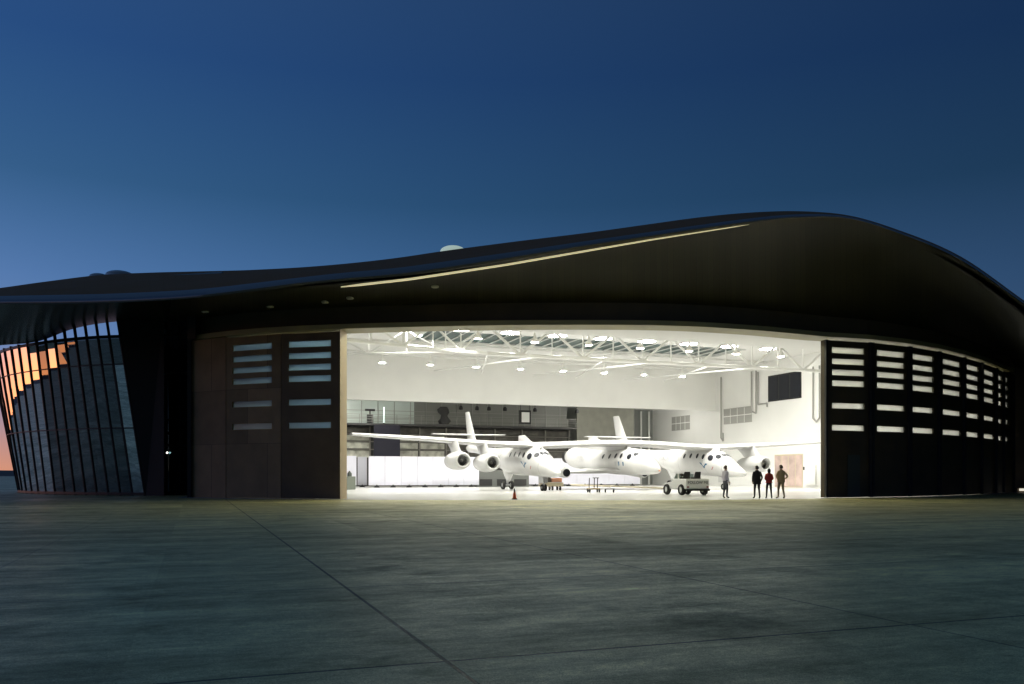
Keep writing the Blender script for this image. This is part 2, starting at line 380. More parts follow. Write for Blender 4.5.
# ceiling: low near the doors, then level, with a skylight strip left open
def ceil_row(v, z): return [W(u, v, z) for u in np.linspace(-.4, UR, 24)]
SK0, SK1, SKU0, SKU1 = 74.6, 81.0, 20.0, 54.0
cm = MB()
front = [p+n*.6+Vector((0, 0, 10.2)) for p, n in zip(fac, normals(fac))]
mid = [W(-.4+(UR+.4)*i/(len(front)-1), 58+8*0, 11.8) for i in range(len(front))]
top = [W(-.4+(UR+.4)*i/(len(front)-1), 66, ZC) for i in range(len(front))]
cm.grid([front, mid, top])
def flat(u0, u1, v0, v1, z=ZC): cm.add([W(u0, v0, z), W(u1, v0, z), W(u1, v1, z), W(u0, v1, z)], [(0, 1, 2, 3)])
flat(-.4, UR, 66, SK0); flat(-.4, UR, SK1, VB); flat(-.4, SKU0, SK0, SK1); flat(SKU1, UR, SK0, SK1)
flat(-.4, UR, VB+.4, VE+.3, ZU+1.2)
cl = cm.build('ceiling', ceiling_white, HB)
sm = MB()
for (a, b) in (((SKU0, SK0), (SKU1, SK0)), ((SKU1, SK0), (SKU1, SK1)), ((SKU1, SK1), (SKU0, SK1)), ((SKU0, SK1), (SKU0, SK0))):
    sm.add([W(*a, ZC), W(*b, ZC), W(*b, ZC+.2), W(*a, ZC+.2)], [(0, 1, 2, 3)])
sk = sm.build('skylight', truss_white, HB)
MB().add([W(SKU0, SK0, ZC+.17), W(SKU1, SK0, ZC+.17), W(SKU1, SK1, ZC+.17), W(SKU0, SK1, ZC+.17)], [(0, 1, 2, 3)]).build('pane', teal_glass, sk)
bars = MB()
for k in range(24):
    u = SKU0+(SKU1-SKU0)*(k+.5)/24; bars.box(W(u, (SK0+SK1)/2, ZC+.08), (.09, SK1-SK0-.02, .1), TH)
bars.build('glazing_bars', truss_white, sk)
# ceiling battens
# roof trusses
def truss(A, B, dl0, dl1, bay, big=1.0):
    A, B = Vector(A), Vector(B); n = max(2, int((B-A).length/bay)); m = MB()
    lo = lambda t: A.lerp(B, t); hi = lambda t: A.lerp(B, t)+Vector((0, 0, dl0+(dl1-dl0)*t))
    m.tube(lo(0), lo(1), .17*big, n=8); m.tube(hi(0), hi(1), .14*big, n=8)
    for i in range(n):
        a, b = i/n, (i+1)/n
        m.tube(lo(a) if i % 2 else hi(a), hi(b) if i % 2 else lo(b), .12*big, n=6); m.tube(lo(b), hi(b), .06, n=6)
    return m
truss(W(23.3, 68.2, 11.6), W(61.8, 68.2, 11.6), 2.35, 2.35, 2.8).build('roof_truss', truss_white, HB, smooth=True)
truss(W(23.2, 68.1, 11.6), Vector((-16.5, 55.5, 10.6)), 2.35, .8, 2.9, .8).build('hip_truss', truss_white, HB, smooth=True)
truss(W(23.2, 68.4, 11.7), W(3, 84, 12.6), 2.2, 1.6, 3.2, .6).build('hip_truss', truss_white, HB, smooth=True)
for u in (23.4, 34.6, 45.8):
    MB().tube(W(u, 68.4, 11.7), W(u+5.6, 86.8, 12.3), .07, n=6).build('brace', truss_white, HB, smooth=True)
    MB().tube(W(u+5.6, 68.4, 11.7), W(u+.3, 86.8, 12.3), .06, n=6).build('brace', truss_white, HB, smooth=True)
for vv in (61.0, 64.0, 72.6, 81.5, 89.0):
    if vv == 72.6: continue
    z = ZC-.12 if vv > 66 else 11.8+(vv-58)/8*2.6-.13
    MB().box(W(30.7, vv, z), (62.2, .16, .2), TH).build('purlin', ceiling_white, HB)

# right wall openings and services
def rw_box(name, pxa, pxb, z0, z1, m, depth=.06, parent=None, gap=0.0):
    va, vb = v_on_u(pxa, UR), v_on_u(pxb, UR); a, b = W(UR-gap, va), W(UR-gap, vb); d = (b-a).normalized(); n = Vector((d.y, -d.x, 0))
    if n.dot(W(-1, 0)) < 0: n = -n
    return MB().slab(a, b, n, depth, z0, z1).build(name, m, parent or HB), a, b, n
w, a, b, n = rw_box('window', 768.5, 801.5, 9.75, 12.72, mullion_dark, .07)
for k in range(3):
    p, q = a.lerp(b, (k+.07)/3), a.lerp(b, (k+.93)/3)
    MB().slab(p+n*.071, q+n*.071, n, .02, 9.9, 12.55).build('pane', glass_black, w)
for (x0, x1, z0, z1) in ((724, 752, 7.65, 9.55), (672, 690, 7.45, 9.35)):
    w, a, b, n = rw_box('wall_louvre', x0, x1, z0, z1, louvre_grey, .05)
    m = MB(); m.slab(a+n*.051, b+n*.051, n, .03, (z0+z1)/2-.05, (z0+z1)/2+.05)
    for k in range(1, 4): c = a.lerp(b, k/4); m.slab(c-(b-a).normalized()*.03+n*.051, c+(b-a).normalized()*.03+n*.051, n, .028, z0+.05, z1-.05)
    m.build('frame', white_paint, w)
w, a, b, n = rw_box('glass_doors', 775, 803, .01, 3.65, beige_paint, .05)
for k in range(4):
    p, q = a.lerp(b, (k+.06)/4), a.lerp(b, (k+.94)/4); MB().slab(p+n*.051, q+n*.051, n, .02, .1, 3.5).build('pane', pink_glass, w)
rw_box('wall_cabinet', 806.5, 817, .3, 2.4, white_paint, .25)
rw_box('alarm_box', 804, 806, 1.9, 2.25, black_paint, .12)
def rw_pt(px, z, off=.15): return W(UR-off, v_on_u(px, UR), z)
for pts in ([(814, 12.9), (814, 7.4), (817.5, 7.0), (820.5, 7.4), (820.5, 12.9)], [(752.5, 13.6), (752.5, 8.9), (757, 8.6), (757, 13.6)], [(759, 13.4), (759, 9.6), (768, 9.6), (768, 9.2)],
            [(722, 13.6), (722, 6.0), (724, 5.6), (724, 6.6)]):
    MB().path([rw_pt(p, z) for p, z in pts], .09).build('pipe', louvre_grey, HB, smooth=True)
# deep bay under the back wall: gallery, racks and partitions
GV = 101.0
uA, uB = 2.0, u_on_v(577, GV)
MB().box(W((uA+uB)/2, GV+1.6, 7.42), (uB-uA, 3.2, .22), TH).build('gallery_floor', dark_wall, HB)
gr = MB()
for k in range(int((uB-uA)/1.5)+1): gr.box(W(uA+k*1.5, GV+.08, 8.05), (.05, .05, 1.04), TH)
for z in (7.75, 8.05, 8.35, 8.6): gr.box(W((uA+uB)/2, GV+.08, z), (uB-uA, .045, .035), TH)
gr.build('gallery_rail', louvre_grey, HB)
uM = u_on_v(414, GV+3.3)
gwall = MB().box(W((uA+uM)/2, GV+3.3, 9.0), (uM-uA, .15, 3.0), TH).build('gallery_wall', mat('pale green gallery glass', (.62, .70, .66), .3), HB)
MB().box(W((uM+uB)/2+.01, GV+3.31, 9.0), (uB-uM-.02, .15, 3.0), TH).build('gallery_wall', mat('grey gallery wall', (.23, .235, .22), .6), HB)
m = MB()
for k in range(22): m.box(W(uA+(uB-uA)*(k+.5)/22, GV+3.2, 9.0), (.07, .06, 2.9), TH)
for z in (8.4, 9.3): m.box(W((uA+uB)/2, GV+3.19, z), (uB-uA, .04, .05), TH)
m.build('frame', louvre_grey, gwall)
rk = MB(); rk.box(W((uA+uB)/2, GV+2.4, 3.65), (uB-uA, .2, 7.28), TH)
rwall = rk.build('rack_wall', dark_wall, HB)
m = MB(); z0 = 3.4
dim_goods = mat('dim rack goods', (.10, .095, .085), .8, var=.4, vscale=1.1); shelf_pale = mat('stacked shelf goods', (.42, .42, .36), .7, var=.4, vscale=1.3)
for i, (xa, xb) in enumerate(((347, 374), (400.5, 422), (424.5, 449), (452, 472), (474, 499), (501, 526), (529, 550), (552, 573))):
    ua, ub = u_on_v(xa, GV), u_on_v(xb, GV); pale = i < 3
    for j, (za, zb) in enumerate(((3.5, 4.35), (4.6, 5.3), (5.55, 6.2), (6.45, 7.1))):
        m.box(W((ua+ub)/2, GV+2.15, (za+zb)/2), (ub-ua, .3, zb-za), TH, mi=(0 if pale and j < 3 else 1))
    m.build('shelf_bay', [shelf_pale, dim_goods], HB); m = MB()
m = MB()
for px in (373, 400, 423.5, 450.5, 473, 500, 527.5, 551, 575): m.box(W(u_on_v(px, GV), GV+1.9, 3.65), (.16, .2, 7.2), TH)
for z in (4.47, 5.42, 6.32): m.box(W((uA+uB)/2, GV+1.9, z), (uB-uA, .12, .1), TH)
m.build('rack_frame', mat('grey rack steel', (.20, .19, .17), .6), HB)
m = MB(); m.box(W(u_on_v(387, GV-.5), GV-.5, 5.35), (u_on_v(400, GV)-u_on_v(374, GV), .12, 3.9), TH)
m.build('dark_curtain', mat('navy curtain', (.018, .018, .03), .9), HB)
for px in (577.5, 605, 641, 649):
    MB().tube(W(u_on_v(px, VE-1), VE-1, 0), W(u_on_v(px, VE-1), VE-1, 10.4), .14, n=8).build('column', louvre_grey if px < 630 else white_paint, HB, smooth=True)
hslab('bay_wall', u_on_v(577, 103), 103, u_on_v(634, 103), 103, 3.2, 10.5, mat('olive grey bay wall', (.20, .20, .17), .8, var=.1), .3)

# left door pocket, sky reflection of the slots put into its wall colour
pk = [F(p) for p in (186, 226, 281, 314)]; pn = normals(pk)
MB().loft([[p+n*3.6, p+n*3.8, p+n*3.8+Vector((0, 0, 9.3)), p+n*3.6+Vector((0, 0, 9.3))] for p, n in zip(pk, pn)]).build('pocket_wall', mat('blue grey pocket wall', (.34, .40, .46), .6), HB)

# door leaves with slot windows
ROWS = [(8.75, 8.40), (8.10, 7.76), (7.46, 7.12), (6.83, 6.49), (5.52, 5.19), (4.24, 3.91)]
def door_leaf(A, B, fr, ztop, m, gap=.02, thick=.32):
    A, B = Vector((A[0], A[1], 0)), Vector((B[0], B[1], 0)); t = (B-A).normalized(); A = A+t*gap; B = B-t*gap; n = Vector((-t.y, t.x, 0))
    at = lambda f: A.lerp(B, f)
    mb = MB(); f0, f1 = fr
    zs = [0.03]+[z for r in reversed(ROWS) for z in (r[1], r[0])]+[ztop]
    zlo, zhi = ROWS[-1][1], ROWS[0][0]
    mb.slab(A, B, n, thick, .03, zlo); mb.slab(A, B, n, thick, zhi, ztop)
    mb.slab(A, at(f0), n, thick, zlo, zhi); mb.slab(at(f1), B, n, thick, zlo, zhi)
    srt = sorted(ROWS, key=lambda r: r[1])
    for r0, r1 in zip(srt, srt[1:]): mb.slab(at(f0), at(f1), n, thick, r0[0], r1[1])
    o = mb.build('door_leaf', m, HB)
    for (za, zb) in ROWS:
        MB().slab(at(f0)+n*.10, at(f1)+n*.10, n, .03, zb+.001, za-.001).build('window', (sky_toned_slot_glass if A.x < 0 else slot_glass), o)
    return o, A, B, n, t
def slotted(pa, pb, sa, sb, m):
    A, B = F(pa), F(pb)
    def fx(px):                                            # fraction along the chord hit by this pixel column
        k = (px-512)/F0; d = B-A; return (k*A.y-A.x)/(d.x-k*d.y)
    return door_leaf(A, B, (fx(sa), fx(sb)), 9.18, m)
slotted(226, 281, 232, 272, rust)
slotted(281, 340, 288, 331, mat('dark weathered steel', (.115, .078, .040), .65, var=.25, vscale=.6))
SL = [(832, 865), (877, 907), (911.5, 934), (943, 963), (966.5, 979), (984, 997), (998.5, 1002), (1004.5, 1008)]
for i in range(8):
    A, B = Vector((*RIGHT[i], 0)), Vector((*RIGHT[i+1], 0)); d = B-A
    L = d.length
    def fx(px):
        k = (px-512)/F0; return (k*A.y-A.x)/(d.x-k*d.y)
    fr = (max(.1, min(.5, fx(SL[i][0]))), min(.9, max(.55, fx(SL[i][1]))))
    o, A2, B2, n, t = door_leaf(A, B, fr, 9.12, leaf_dark)
    rib = MB(); pw = .14 if i < 6 else .06
    rib.slab(A2-n*.16, A2+t*pw-n*.16, n, .158, .03, 9.12); rib.slab(B2-t*pw-n*.16, B2-n*.16, n, .158, .03, 9.12)
    rib.build('edge_post', black_paint, o)
    if i == 0:
        p = A2+t*1.6
        dd = MB().slab(p-n*.05, p+t*.85-n*.05, n, .045, .05, 2.5).build('service_door', mat('dull green door', (.035, .045, .038), .5), o)
    if i in (5, 6):
        p = A2+t*.6; MB().slab(p-n*.03, p+t*1.9-n*.03, n, .028, .05, 2.6).build('steel_plate', mat('grey green plate', (.030, .034, .030), .6), o)
# jamb post of the open doorway
J = [F(340)+Vector((.02, -.05, 0)), G(346.8, 47.6), G(344.5, 47.8), F(338)+Vector((0, .5, 0))]
MB().prism([(p.x, p.y) for p in J], 0, 9.29).build('door_jamb', beige_metal, HB)
# fixed wall left of the doors
MB().slab(F(190), F(226)-Vector((.02, 0, 0)), Vector((.3, .95, 0)), .4, 0, 9.25).build('steel_wall', rust, HB)
MB().prism([(p.x, p.y) for p in (G(187.2, 50.15), G(191.2, 50.2), G(198, 58.5), G(188.6, 58.5))], 0, 9.26).prism([(p.x, p.y) for p in (G(187.2, 50.0), G(195.5, 49.6), G(202, 58.5), G(188.6, 58.5))], 9.262, 11.2).build('return_wall', dark_core, HB)
m = MB()
nn = normals(fac)
MB().slab(Vector((36.9, 65.75, 0)), Vector((62, 74, 0)), Vector((-.31, .95, 0)), .5, 0, 11.0).build('wing_wall', brass_concrete, HB)
MB().slab(Vector((38.7, 65.4, 0)), Vector((62, 73, 0)), Vector((-.31, .95, 0)), .35, 0.0, .36).build('kerb', brass_concrete, HB)
MB().slab(Vector((38.9, 65.37, 0)), Vector((62, 72.9, 0)), Vector((-.31, .95, 0)), .03, .12, .30).build('kerb_glow', emitter('glowing kerb strip', (1, .95, .8), .8), HB)  # glow added so the dark kerb shows a bright band

# ------------------------------------------------------------------ roof
RT = [(-260, 50, 314, 306, 306, 62), (0, 44, 304, 296, 288, 66), (50, 43.5, 303.8, 295, 281, 68), (100, 43, 303, 294, 275, 70), (150, 42.5, 301, 292, 272.6, 71), (200, 42, 297.5, 289, 271.3, 72),
      (250, 41.5, 291.5, 283.5, 270, 72), (300, 41.2, 285, 277.5, 267.5, 72), (341, 41, 281, 273, 264.2, 72), (400, 40.7, 276, 267.5, 257.6, 72), (441, 40.5, 270.5, 262, 251.5, 72), (505, 40.3, 260.5, 253, 243.0, 72),
      (600, 40, 245, 239, 231.2, 70), (650, 40, 237.5, 232, 224.2, 69), (700, 40, 230, 225, 217.4, 68), (745, 40, 223.6, 219, 213, 67), (800, 40, 218, 214.3, 211.2, 66), (850, 40, 219, 216.8, 215.6, 65),
      (900, 40.5, 234, 232, 230.5, 64), (960, 41.5, 260, 257.5, 256, 63), (1024, 43, 304, 302, 300.5, 62), (1110, 46, 365, 363, 362, 62), (1260, 52, 455, 454, 453, 62)]
cx = [r[0] for r in RT]; cd, cl_, cf, cs, cr = [curve(cx, [r[i] for r in RT]) for i in range(1, 6)]
stations = list(np.arange(-110, 1261, 10.0))
def arc(i): return i*.55
roof_rows, und_rows, uv_rows = [], [], []; fas_rows = []
for i, x in enumerate(stations):
    de = cd(x); lip = P(x, cl_(x), de); ft = P(x, cf(x), de+.35)
    ridge = P(x, cs(x), cr(x))
    row = []
    for t in np.linspace(0, 1, 9):
        p = ft.lerp(ridge, t); p.z += .9*math.sin(math.pi*t)*min(1, (cf(x)-cs(x))/12)*(.0 if x > 760 else .25); row.append(p)
    if x < 175: back = [(2, -.5), (3.0, -1.0)]
    else:
        s_ = min(1, (x-175)/60); back = [(8*s_+2, -.4), (28*s_+3, -2.2*s_-.8), (62*s_+3, -6*s_-1)]
    if x < 175: back = [back[0], back[1], back[1]]
    for dy, dz in back:
        q = G(x, ridge.y+dy*.6); row.append(Vector((q.x, q.y, max(ridge.z+dz, .1))))
    roof_rows.append(row); uv_rows.append([(arc(i), k*1.0) for k in range(len(row))])
    fas_rows.append([lip, P(x, cl_(x)*.72+cf(x)*.28, de-.06), P(x, cl_(x)*.4+cf(x)*.6, de+.05), ft])
    und_rows.append([lip+Vector((0, .9, .1))]+[p-Vector((0, 0, .75)) for p in row[1:9]]+[row[-1]-Vector((0, 0, .2))])
roof = MB().grid(roof_rows, uv=uv_rows).build('roof', roof_metal, HB, smooth=True, angle=60)
MB().grid(fas_rows).build('fascia', fascia_metal, HB, smooth=True, angle=60)
MB().grid(und_rows).build('roof_underside', dark_core, HB, smooth=True)
# soffit between roof edge and facade
sfz = curve([-260, 0, 40, 70, 125, 170, 195], [9.6, 10.15, 10.35, 11.0, 11.35, 11.0, 10.55]); sfd = curve([-260, 0, 60, 125, 170, 195], [60, 58, 57, 55.5, 54, 50.6])
def right_d(px):
    k = (px-512)/F0
    for (xa, ya), (xb, yb) in zip(RIGHT, RIGHT[1:]):
        if xa/ya <= k <= xb/yb+1e-9:
            f = (k*ya-xa)/((xb-xa)-k*(yb-ya)); return ya+(yb-ya)*f
    return 66.2 if k > .5 else 49.2
srows, suv = [], []
for i, x in enumerate(np.arange(-110, 1261, 5.0)):
    lip = P(x, cl_(x), cd(x))+Vector((0, .10, .03))
    if x < 195: back = G(x, sfd(x), sfz(x))
    elif x <= 824: back = G(x, fcv(x)+.26, 10.55)
    elif x <= 1010: back = G(x, right_d(x)+.26, 10.55-.15*min(1, (x-824)/120))
    else: back = G(x, 66.5, max(1.0, 10.0-(x-1010)/25))
    row = []
    for t in np.linspace(0, 1, 7):
        p = lip.lerp(back, t); p.z += math.sin(math.pi*t)*(.5*min(1, max(0, (x-240)/90)) if x > 240 else -.12*min(1, max(0, (175-x)/40))); row.append(p)
    srows.append(row); suv.append([(i*.28, t) for t in range(7)])
pz = [np.convolve([q.z for q in col], np.ones(9)/9, 'same') for col in zip(*srows)]      # ease the bend where the wall curve tightens
for i in range(70, len(srows)-45):
    for k in range(1, 6): srows[i][k].z = float(pz[k][i])
ns = 57; MB().grid(srows[:ns], uv=suv[:ns]).build('entrance_soffit', soffit_gloss, HB, smooth=True, angle=60)
MB().grid(srows[ns-1:], uv=suv[ns-1:]).build('soffit', soffit_mat, HB, smooth=True, angle=60)
q0, q1 = srows[0][0], srows[0][-1]
MB().grid([roof_rows[0][:9], [q0.lerp(q1, k/8) for k in range(9)]]).build('roof_end', dark_core, HB)
# glowing strip stands in for hangar light catching the roof edge
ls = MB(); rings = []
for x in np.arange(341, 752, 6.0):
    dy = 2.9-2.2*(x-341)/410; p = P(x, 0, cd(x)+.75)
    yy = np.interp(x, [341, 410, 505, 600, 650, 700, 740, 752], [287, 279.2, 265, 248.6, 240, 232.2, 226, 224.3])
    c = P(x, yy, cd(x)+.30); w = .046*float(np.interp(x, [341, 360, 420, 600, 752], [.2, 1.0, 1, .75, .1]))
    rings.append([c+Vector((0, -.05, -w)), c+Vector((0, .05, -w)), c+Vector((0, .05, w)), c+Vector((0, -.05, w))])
ls.loft(rings).build('edge_glow_strip', strip_glow, HB)
for (px, py) in ((352, 298), (437, 286.5), (271, 306.5), (203, 311.5), (326, 302)):
    row = srows[int(round((px+110)/5))]
    for pa, pb in zip(row, row[1:]):
        ya, yb = H0-(pa.z-CZ)/pa.y*F0, H0-(pb.z-CZ)/pb.y*F0
        if min(ya, yb) <= py <= max(ya, yb):
            c = pa.lerp(pb, (py-ya)/(yb-ya)); MB().lathe(c, [(.001, -.06), (.17, -.06), (.2, -.03), (.2, .1)], n=14).build('downlight', downlight_pale, HB, smooth=True); break
# skylight domes on the roof
def dome(px, d, r, h, m):
    z = CZ+(H0-cs(px))/F0*cr(px)-.22; c = G(px, cr(px), z)
    MB().lathe(c, [(r, -.5), (r, .05)]+[(r*math.cos(a), .05+h*math.sin(a)) for a in np.linspace(.05, math.pi/2-.02, 8)], n=28).build('skylight_dome', m, roof, smooth=True)
dome(99, 0, .75, .30, dome_dark); dome(120, 0, 1.12, .40, dome_dark); dome(453, 0, 1.08, .48, dome_glow)

# ------------------------------------------------------------------ leaning glass hall
gb = curve([0, 1, 2, 3, 4, 5, 6, 7], [-23.7, -26.6, -29.7, -32.9, -35.9, -38.4, -40.4, -41.6])
gy = curve([0, 1, 2, 3, 4, 5, 6, 7], [55.0, 55.7, 57.1, 59.3, 62.4, 66.3, 71.0, 76.5])
def gp(t): return Vector((gb(t), gy(t), 0))
NP = 23; ts = [7*i/NP for i in range(NP+1)]
gpts = [gp(t) for t in ts]; gn = [-n if n.y > 0 else -n for n in normals(gpts)]
gn = []
for t in ts:
    d = (gp(min(t+.02, 7))-gp(max(t-.02, 0))).normalized(); n = Vector((d.y, -d.x, 0))
    if n.dot(Vector((-.3, -1, 0))) < 0: n = -n
    gn.append(n)
LEAN, ZG = 1.08, 10.15
def gl(i, z): return gpts[i]+gn[i]*((LEAN+.9*min(1, max(0, (ts[i]-2.6)/3)))*z/ZG)+Vector((-gn[i].y, gn[i].x, 0))*(-1.0*max(0, 1-ts[i]/3.5)*z/ZG*(1 if -gn[0].y*1 > 0 else 1))+Vector((0, 0, z))
hall = MB()
for i in range(NP+1):
    z1 = ZG+ (1.15 if i < 9 else .15)
    a, b = gl(i, 0), gl(i, z1); tdir = Vector((-gn[i].y, gn[i].x, 0))*.042
    hall.hexa([a-tdir, a+tdir, a+tdir-gn[i]*.16, a-tdir-gn[i]*.16, b-tdir+gn[i]*.03, b+tdir+gn[i]*.03, b+tdir-gn[i]*.16, b-tdir-gn[i]*.16])
for z in (.12, 4.35, 8.4, ZG):
    for i in range(NP):
        a, b = gl(i, z), gl(i+1, z); w = .022 if z not in (.12, ZG) else .09
        up = Vector((0, 0, w)); hall.hexa([a-up, b-up, b-up-gn[i+1]*.15, a-up-gn[i]*.15, a+up, b+up, b+up-gn[i+1]*.15, a+up-gn[i]*.15])
gh = hall.build('glass_hall', mullion_dark, HB)
for i in range(NP):
    j = [random.uniform(-.005, .005) for _ in range(4)]
    for (za, zb) in ((.2, 4.31), (4.39, 8.36), (8.44, ZG-.1)):
        q = [gl(i, za)-gn[i]*(.06+j[0]), gl(i+1, za)-gn[i+1]*(.06+j[1]), gl(i+1, zb)-gn[i+1]*(.06+j[2]), gl(i, zb)-gn[i]*(.06+j[3])]
        MB().add(q, [(0, 1, 2, 3)]).build('pane', hall_glass, gh)
inn = MB()
ip = [gl(i, ZG)-gn[i]*.5 for i in range(NP+1)]+[Vector((-24, 78, 0)), Vector((-20.2, 66, 0))]
inn.prism([(p.x, p.y) for p in ip], ZG-.35, ZG-.05); inn.prism([((gl(i, 4.3)-gn[i]*.6).x, (gl(i, 4.3)-gn[i]*.6).y) for i in range(NP+1)]+[(-24, 78), (-20.2, 66)], 4.1, 4.3)
inn.build('hall_deck', dark_core, HB)
bw = MB(); bw.slab(Vector((-20.2, 62, 0)), Vector((-22, 80, 0)), Vector((.99, .1, 0)), .3, 0, ZG-.4); bw.slab(Vector((-22.2, 80, 0)), Vector((-45.3, 79, 0)), Vector((0, 1, 0)), .3, 0, 12); bw.slab(Vector((-29, 66, 0)), Vector((-23, 64, 0)), Vector((.3, .95, 0)), .3, 0, ZG-.4)
bw.build('hall_wall', mat('dim hall wall', (.10, .10, .11), .8, var=.3, vscale=.5), HB)
for k, (px, d) in enumerate(((66, 61.5), (88, 60), (104, 59), (112.5, 59), (126, 58.5), (138, 58), (55, 63))):  # pale upright panels added behind the hall glass
    MB().box(G(px, d, 2.0), (.55 if k % 2 else .8, .12, 1.7), .3).build('pale_panel', mat('pale hall panel', (.5, .5, .48), .7) if k == 0 else bpy.data.materials['pale hall panel'], HB)
# dark end wall of the hall and glazed lobby recess
a0, a1 = gl(0, 0), gl(0, ZG+1.3)
MB().hexa([a0+Vector((.1, -.05, 0)), G(164, 54.4), G(164, 55.2), a0+Vector((.1, .8, 0)), a1+Vector((.1, -.05, 0)), G(164, 54.4, 12.2), G(164, 55.2, 12.2), a1+Vector((.1, .8, .6))]).build('end_cladding', dark_core, HB)
lb = MB()
L0, L1 = G(163, 56.6), G(194, 56.0)
lbt = (L1-L0).normalized(); lbn = Vector((-lbt.y, lbt.x, 0))
for z in (.06, 3.3, 5.0, 8.1, 10.6, 12.4): lb.slab(L0, L1, lbn, .12, z-.06, z+.06)
for f in (0, .52, 1): c = L0.lerp(L1, f); lb.slab(c-lbt*.05-lbn*.001, c+lbt*.05-lbn*.001, lbn, .13, 0, 12.4)
lo = lb.build('lobby_glazing', mullion_dark, HB)
for (za, zb) in ((.13, 3.23), (3.37, 4.93), (5.07, 8.03), (8.17, 10.5), (10.67, 12.3)):
    for fa, fb in ((.04, .5), (.55, .97)): MB().slab(L0.lerp(L1, fa)+lbn*.04, L0.lerp(L1, fb)+lbn*.04, lbn, .02, za, zb).build('pane', recess_glass, lo)
MB().slab(L0+lbn*1.6-lbt*2.2, L1+lbn*1.6+lbt, lbn, .2, 0, 15).build('lobby_wall', mat('deep teal lobby wall', (.14, .30, .36), .6), HB)
MB().lathe(G(167.2, 56.4, 2.75), [(.02, 0), (.06, .03), (.06, .09), (.02, .12)], n=12).build('lobby_lamp', pin_glow, HB, smooth=True)

# ------------------------------------------------------------------ lamps
def make_lamp():
    t = thing('high_bay_lamp', 'x', 'lamp', (0, 0, 0), 0, 'bell lamps hung under the hangar ceiling')
    MB().lathe((0, 0, 0), [(.30, 0), (.31, .04), (.25, .26), (.12, .42), (.09, .46), (.09, .74), (.06, .85), (.01, .87)], n=18, caps=False).build('housing', mat('white lamp shade', (.8, .8, .76), .4), t, smooth=True, local=True)
    MB().tube((0, 0, .86), (0, 0, 1.95), .025, n=6).build('stem', truss_white, t, local=True)
    MB().lathe((0, 0, 0), [(.001, .10), (.18, .105), (.258, .12), (.24, .15), (.001, .16)], n=18, caps=False).build('lens', lens_glow, t, local=True)
    return t
def make_disc():
    t = thing('ceiling_light', 'x', 'ceiling light', (0, 0, 0), 0, 'round flush lights on the hangar ceiling')
    MB().lathe((0, 0, 0), [(.86, -.12), (.90, -.08), (.90, 0), (.1, .0)], n=20, caps=False).build('rim', truss_white, t, local=True, smooth=True)
    MB().lathe((0, 0, 0), [(.001, -.14), (.7, -.13), (.85, -.10)], n=20, caps=False).build('lens', panel_glow, t, local=True, smooth=True)
    return t
lamp0, disc0 = make_lamp(), make_disc(); first = {'l': True, 'd': True}
def put(src, key, loc, label):
    o = src if first[key] else dup(src); first[key] = False; o.location = loc; o['label'] = label; return o
NTH = ['first', 'second', 'third', 'fourth', 'fifth', 'sixth', 'seventh', 'eighth', 'ninth', 'tenth', 'eleventh']
for k in range(10):
    put(lamp0, 'l', W(11.6+k*4.9, 65.0, 12.25), f'white bell lamp in the near row beside the front truss, {NTH[k]} from the left')
for k in range(8):
    put(lamp0, 'l', W(17.2+k*4.8, 82.0, 12.25), f'white bell lamp in the far row by the back wall, {NTH[k]} from the left')
for k in range(9):
    put(disc0, 'd', W(17.6+k*4.7, 72.7, ZC-.03), f'glowing round flush light on the white ceiling, {NTH[k]} from the left along its row')
t = thing('tube_lamp', 'slim upright tube lamp glowing on the gallery beside the dark curtain', 'lamp', W(u_on_v(384, GV+.5), GV+.5, 7.55), TH)
MB().tube((0, 0, .1), (0, 0, 1.95), .07, n=10).build('tube', tube_glow, t, local=True)
MB().lathe((0, 0, 0), [(.16, -.02), (.16, .04), (.06, .1)], n=12).build('base', black_paint, t, local=True)
# stage lights under the gallery roof
def stage_light(): 
    t = thing('stage_spotlight', 'x', 'spotlight', (0, 0, 0), 0, 'black spotlights hung in the gallery')
    MB().lathe((0, 0, -.62), [(.16, 0), (.26, .05), (.24, .35), (.14, .5), (.05, .52)], n=12).build('can', black_paint, t, local=True, smooth=True)
    MB().tube((0, 0, -.12), (0, 0, .55), .03, n=6).build('hanger', black_paint, t, local=True)
    return t
sl0 = stage_light()
for i, (px, lab) in enumerate(((461, 'black spotlight hung just above the left tail fin of the aircraft'), (477, 'second black spotlight right of the left tail fin'), (489, 'black spotlight midway between the tail fin and the hung white screen'),
                      (505, 'black spotlight close to the left of the hung white screen'), (535, 'black spotlight just right of the hung white screen'), (577, 'last black spotlight, hung at the dark end of the gallery'))):
    o = sl0 if i == 0 else dup(sl0); o.location = W(u_on_v(px, GV-.6), GV-.6, 10.0); o['label'] = lab
t = thing('hung_screen', 'small white screen in a black frame hung in front of the dark gallery', 'screen', W(u_on_v(525, GV-.7), GV-.7, 7.9), TH)
MB().box((0, 0, .75), (1.6, .12, 1.75)).build('frame', black_paint, t, local=True)
MB().box((.05, -.07, .75), (1.05, .02, 1.25)).build('screen_face', mat('white screen', (.8, .8, .78), .5), t, local=True)
for sx in (-.6, .6): MB().tube((sx, 0, 1.6), (sx, 0, 2.6), .03, n=6).build('cable', black_paint, t, local=True)
t = thing('hung_drape', 'crumpled black cloth hanging over the gallery rail', 'cloth', W(u_on_v(444, GV-.4), GV-.4, 7.6), TH)
m = MB(); rr = []
for k in range(7):
    z = .0+2.1*k/6; rr.append([Vector(((.55+.2*math.sin(k*1.7))*math.cos(a)*(1+.25*math.sin(3*a+k)), .22*math.sin(a), z)) for a in np.linspace(0, 2*math.pi, 14, endpoint=False)])
m.loft(rr).build('cloth', black_paint, t, smooth=True, local=True)
